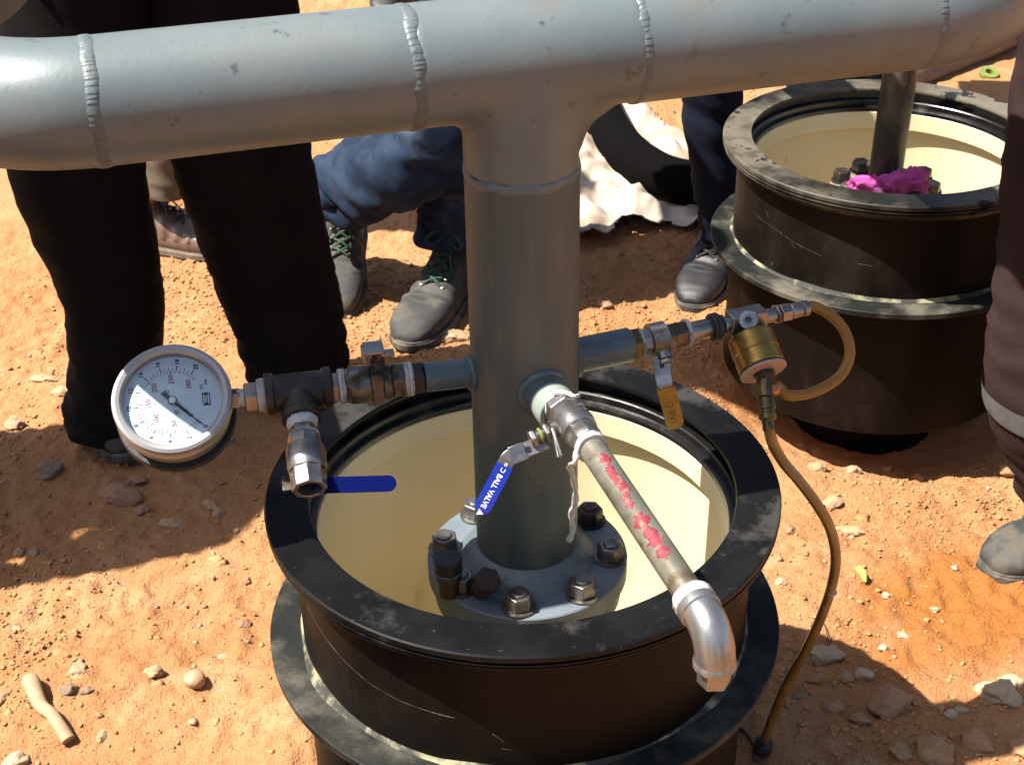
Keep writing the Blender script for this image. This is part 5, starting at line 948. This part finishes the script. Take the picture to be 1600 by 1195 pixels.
# P1 black-trousered man by the gauge
p1 = empty('person', (-0.60, 0.95, G), 'person in wide black trousers standing behind the pressure gauge at the left', 'person')
trousers(p1, [[(V((-0.655, 0.95, 0.40)), 0.13, 0.12), (V((-0.70, 0.92, 0.12)), 0.118, 0.11), (V((-0.712, 0.905, -0.01)), 0.106, 0.10), (V((-0.692, 0.90, -0.20)), 0.088, 0.09), (V((-0.700, 0.885, -0.34)), 0.078, 0.09), (V((-0.722, 0.875, -0.465)), 0.080, 0.10)],
              [(V((-0.48, 0.99, 0.40)), 0.13, 0.12), (V((-0.46, 0.985, 0.12)), 0.120, 0.11), (V((-0.457, 0.98, -0.01)), 0.116, 0.10), (V((-0.432, 1.00, -0.22)), 0.106, 0.10), (V((-0.412, 1.00, -0.34)), 0.099, 0.10), (V((-0.402, 1.00, -0.455)), 0.086, 0.10)]], (-0.565, 0.97, 0.45), 'black_cloth', 4.2, 0.005, 0.007)
boot(p1, (-0.775, 1.05, ghs(-0.75, 0.88)), math.radians(-70), 'boot_black', 'sole', 'lace_black'); boot(p1, (-0.470, 1.055, ghs(-0.4, 1.0)), math.radians(-38), 'boot_black', 'sole', 'lace_black')
upper(p1, (-0.565, 0.96, 0.46), math.radians(-75), 'black_cloth', 1.0, 0.10, 'back')
# P2 jeans with green laced boots
p2 = empty('person', (-0.15, 1.45, G), 'person in blue jeans and dusty boots with green laces stepping behind the riser', 'person')
trousers(p2, [[(V((0.00, 1.55, 0.36)), 0.115, 0.10), (V((-0.06, 1.42, 0.10)), 0.105, 0.10), (V((-0.135, 1.35, -0.090)), 0.092, 0.088), (V((-0.215, 1.34, -0.185)), 0.083, 0.085), (V((-0.300, 1.39, -0.240)), 0.072, 0.078), (V((-0.345, 1.43, -0.285)), 0.062, 0.070)],
              [(V((0.05, 1.62, 0.36)), 0.115, 0.10), (V((-0.04, 1.50, 0.05)), 0.10, 0.095), (V((-0.112, 1.44, -0.16)), 0.080, 0.085), (V((-0.118, 1.42, -0.28)), 0.070, 0.08), (V((-0.124, 1.41, -0.385)), 0.066, 0.076)]], (0.03, 1.58, 0.38), 'denim', 9.1, 0.014, 0.016)
boot(p2, (-0.350, 1.565, ghs(-0.345, 1.5) + 0.085), math.radians(-92), 'boot_grey', 'sole', 'lace_green', pitch=math.radians(-20), scale=0.95)
boot(p2, (-0.090, 1.445, ghs(-0.15, 1.3)), yawto((-0.098, 1.445), (-0.215, 1.17)), 'boot_grey', 'sole', 'lace_green', scale=1.08)
upper(p2, (0.03, 1.57, 0.42), math.radians(-100), 'grey_shirt', 2.0, 0.12, 'fwd')
# P3 brown boots, beige trousers
p3 = empty('person', (-0.82, 1.62, G), 'person in beige trousers and brown leather boots behind the black trousers', 'person')
trousers(p3, [[(V((-0.80, 1.75, 0.36)), 0.11, 0.10), (V((-0.77, 1.70, 0.0)), 0.085, 0.085), (V((-0.755, 1.66, -0.20)), 0.070, 0.07), (V((-0.757, 1.635, -0.30)), 0.062, 0.065), (V((-0.765, 1.625, -0.36)), 0.060, 0.066)],
              [(V((-0.98, 1.78, 0.36)), 0.11, 0.10), (V((-1.0, 1.74, 0.0)), 0.085, 0.085), (V((-1.0, 1.72, -0.2)), 0.07, 0.07), (V((-1.0, 1.70, -0.40)), 0.064, 0.07)]], (-0.89, 1.77, 0.40), 'beige_cloth', 5.0, 0.004, 0.006)
boot(p3, (-0.885, 1.655, ghs(-0.78, 1.6)), math.radians(-14), 'boot_brown', 'sole_tan', 'lace_brown', scale=0.98); boot(p3, (-1.0, 1.78, ghs(-1, 1.7)), math.radians(-80), 'boot_brown', 'sole_tan', 'lace_brown')
upper(p3, (-0.89, 1.76, 0.43), math.radians(-60), 'khaki_shirt', 3.0, 0.05, 'back')
# P4 navy leg with dark boot
p4 = empty('person', (0.46, 1.48, G), 'person in plain navy trousers and dark boots standing left of the far sump', 'person')
trousers(p4, [[(V((0.45, 1.52, 0.36)), 0.105, 0.10), (V((0.40, 1.46, 0.10)), 0.078, 0.08), (V((0.398, 1.45, -0.10)), 0.060, 0.07), (V((0.418, 1.45, -0.25)), 0.050, 0.065), (V((0.440, 1.46, -0.375)), 0.045, 0.058), (V((0.448, 1.46, -0.41)), 0.043, 0.056)],
              [(V((0.62, 1.60, 0.36)), 0.105, 0.10), (V((0.66, 1.60, 0.0)), 0.075, 0.08), (V((0.70, 1.60, -0.42)), 0.06, 0.075)]], (0.53, 1.56, 0.40), 'navy_cloth', 6.0, 0.006, 0.008)
boot(p4, (0.462, 1.56, ghs(0.43, 1.4)), yawto((0.462, 1.56), (0.385, 1.36)), 'boot_black', 'sole', 'lace_black', scale=0.95); boot(p4, (0.72, 1.66, ghs(0.7, 1.6)), math.radians(-80), 'boot_black', 'sole', 'lace_black')
upper(p4, (0.53, 1.55, 0.43), math.radians(-100), 'navy_cloth', 4.0, 0.05, 'back')
# P5 coverall at the right edge
p5 = empty('person', (0.86, 0.55, G), 'person in maroon coverall with a grey reflective band at the right edge', 'person')
legR = [(V((0.820, 0.62, 0.40)), 0.12, 0.11), (V((0.790, 0.58, 0.20)), 0.104, 0.10), (V((0.790, 0.56, 0.02)), 0.095, 0.095), (V((0.780, 0.53, -0.14)), 0.086, 0.09), (V((0.792, 0.51, -0.235)), 0.084, 0.088), (V((0.822, 0.50, -0.31)), 0.074, 0.08), (V((0.858, 0.50, -0.40)), 0.068, 0.075)]
trousers(p5, [legR, [(V((1.02, 0.70, 0.40)), 0.12, 0.11), (V((1.05, 0.68, 0.0)), 0.09, 0.09), (V((1.10, 0.74, -0.42)), 0.075, 0.08)]], (0.92, 0.66, 0.42), 'maroon_cloth', 7.7, 0.007, 0.009)
b = MB(); rr = []
for z_, cx in ((-0.213, 0.789), (-0.226, 0.792), (-0.239, 0.794), (-0.250, 0.798)):
    rr.append([V((cx + math.cos(2 * PI * k / 48) * 0.0985, 0.512 + math.sin(2 * PI * k / 48) * 0.103, z_ - 0.10 * math.cos(2 * PI * k / 48) * 0.06)) for k in range(48)])
b.rings(rr, cap0=False, cap1=False); o = b.build('reflective_band', 'reflective', p5, ang=180)
boot(p5, (0.995, 0.535, ghs(0.88, 0.5)), math.radians(200), 'boot_grey', 'sole', 'lace_black', scale=1.0); boot(p5, (1.16, 0.80, ghs(1.06, 0.7)), math.radians(230), 'boot_grey', 'sole', 'lace_black')
upper(p5, (0.92, 0.66, 0.46), math.radians(170), 'maroon_cloth', 5.0, 0.03, 'down')
# P6 navy legs behind the far sump
p6 = empty('person', (0.86, 2.25, G), 'person in navy trousers further back, only a strip seen above the far sump rim', 'person')
trousers(p6, [[(V((0.84, 2.30, 0.36)), 0.11, 0.10), (V((0.80, 2.26, 0.0)), 0.085, 0.08), (V((0.78, 2.25, -0.42)), 0.065, 0.07)], [(V((0.98, 2.34, 0.36)), 0.11, 0.10), (V((0.93, 2.28, 0.0)), 0.085, 0.08), (V((0.905, 2.25, -0.42)), 0.068, 0.07)]], (0.91, 2.32, 0.40), 'navy_cloth', 8.0)
for x in (0.78, 0.905): boot(p6, (x, 2.31, ghs(x, 2.2)), math.radians(-95), 'boot_black', 'sole', 'lace_black', laces=False)
upper(p6, (0.91, 2.31, 0.43), math.radians(-100), 'navy_cloth', 6.0, 0.02, 'down')
# P7 far dark-brown legs at the top edge
p7 = empty('person', (-0.32, 3.5, G), 'person with dark brown boots at the very top edge above the header pipe', 'person')
trousers(p7, [[(V((-0.34, 3.56, 0.36)), 0.11, 0.10), (V((-0.36, 3.52, 0.0)), 0.08, 0.08), (V((-0.38, 3.5, -0.42)), 0.07, 0.07)], [(V((-0.20, 3.56, 0.36)), 0.11, 0.10), (V((-0.19, 3.52, 0.0)), 0.08, 0.08), (V((-0.19, 3.5, -0.42)), 0.07, 0.07)]], (-0.27, 3.56, 0.40), 'brown_cloth', 3.0)
for x in (-0.38, -0.19): boot(p7, (x, 3.55, ghs(x, 3.4)), math.radians(-92), 'boot_black', 'sole', 'lace_black', laces=False)
upper(p7, (-0.27, 3.55, 0.43), math.radians(-90), 'khaki_shirt', 7.0, 0.02, 'down')
# bystanders just outside the left edge, whose shadows lie across the soil
def bystander(x, y, face, label, tm, sm, seed, arms='down', lean=0.03):
    p = empty('person', (x, y, G), label, 'person'); F = V((math.cos(face), math.sin(face), 0)); R_ = F.cross(Z)
    legs = []
    for sx in (-1, 1):
        q = V((x, y, 0)) + R_ * (0.09 * sx); legs.append([(V((q.x, q.y, 0.36)), 0.11, 0.105), (V((q.x, q.y, 0.0)) + F * 0.02, 0.085, 0.085), (V((q.x, q.y, -0.42)) + R_ * (0.02 * sx), 0.07, 0.075)])
    trousers(p, legs, (x, y, 0.40), tm, seed)
    for sx in (-1, 1):
        q = V((x, y, 0)) + R_ * (0.11 * sx) - F * 0.08; boot(p, (q.x, q.y, ghs(q.x, q.y)), face, 'boot_black', 'sole', 'lace_black', laces=False)
    upper(p, (x, y, 0.43), face, sm, seed, lean, arms)
bystander(-1.34, 0.64, math.radians(-10), 'bystander in khaki shirt and brown trousers outside the left edge, level with the gauge', 'brown_cloth', 'khaki_shirt', 11.0)
bystander(-1.14, -0.37, math.radians(5), 'bystander in grey shirt and navy trousers outside the lower left edge', 'navy_cloth', 'grey_shirt', 12.0)

# photographer and unseen figures, added to block light bounced off the soil
bystander(-1.38, -0.80, math.radians(25), 'unseen figure in khaki shirt and navy trousers, added behind the lower left corner as shade', 'navy_cloth', 'khaki_shirt', 13.0)
bystander(-0.80, -1.85, math.radians(70), 'unseen figure in black, added left of the camera to cut ground bounce', 'black_cloth', 'black_cloth', 14.0)
bystander(0.12, -1.98, math.radians(92), 'photographer in navy standing right behind the camera, outside the picture', 'navy_cloth', 'navy_cloth', 15.0, 'fwd')
bystander(1.00, -1.55, math.radians(115), 'unseen figure in maroon, added right of the camera to cut ground bounce', 'brown_cloth', 'maroon_cloth', 16.0)

S.render.engine = 'CYCLES'
S.cycles.max_bounces = 8; S.cycles.transparent_max_bounces = 12
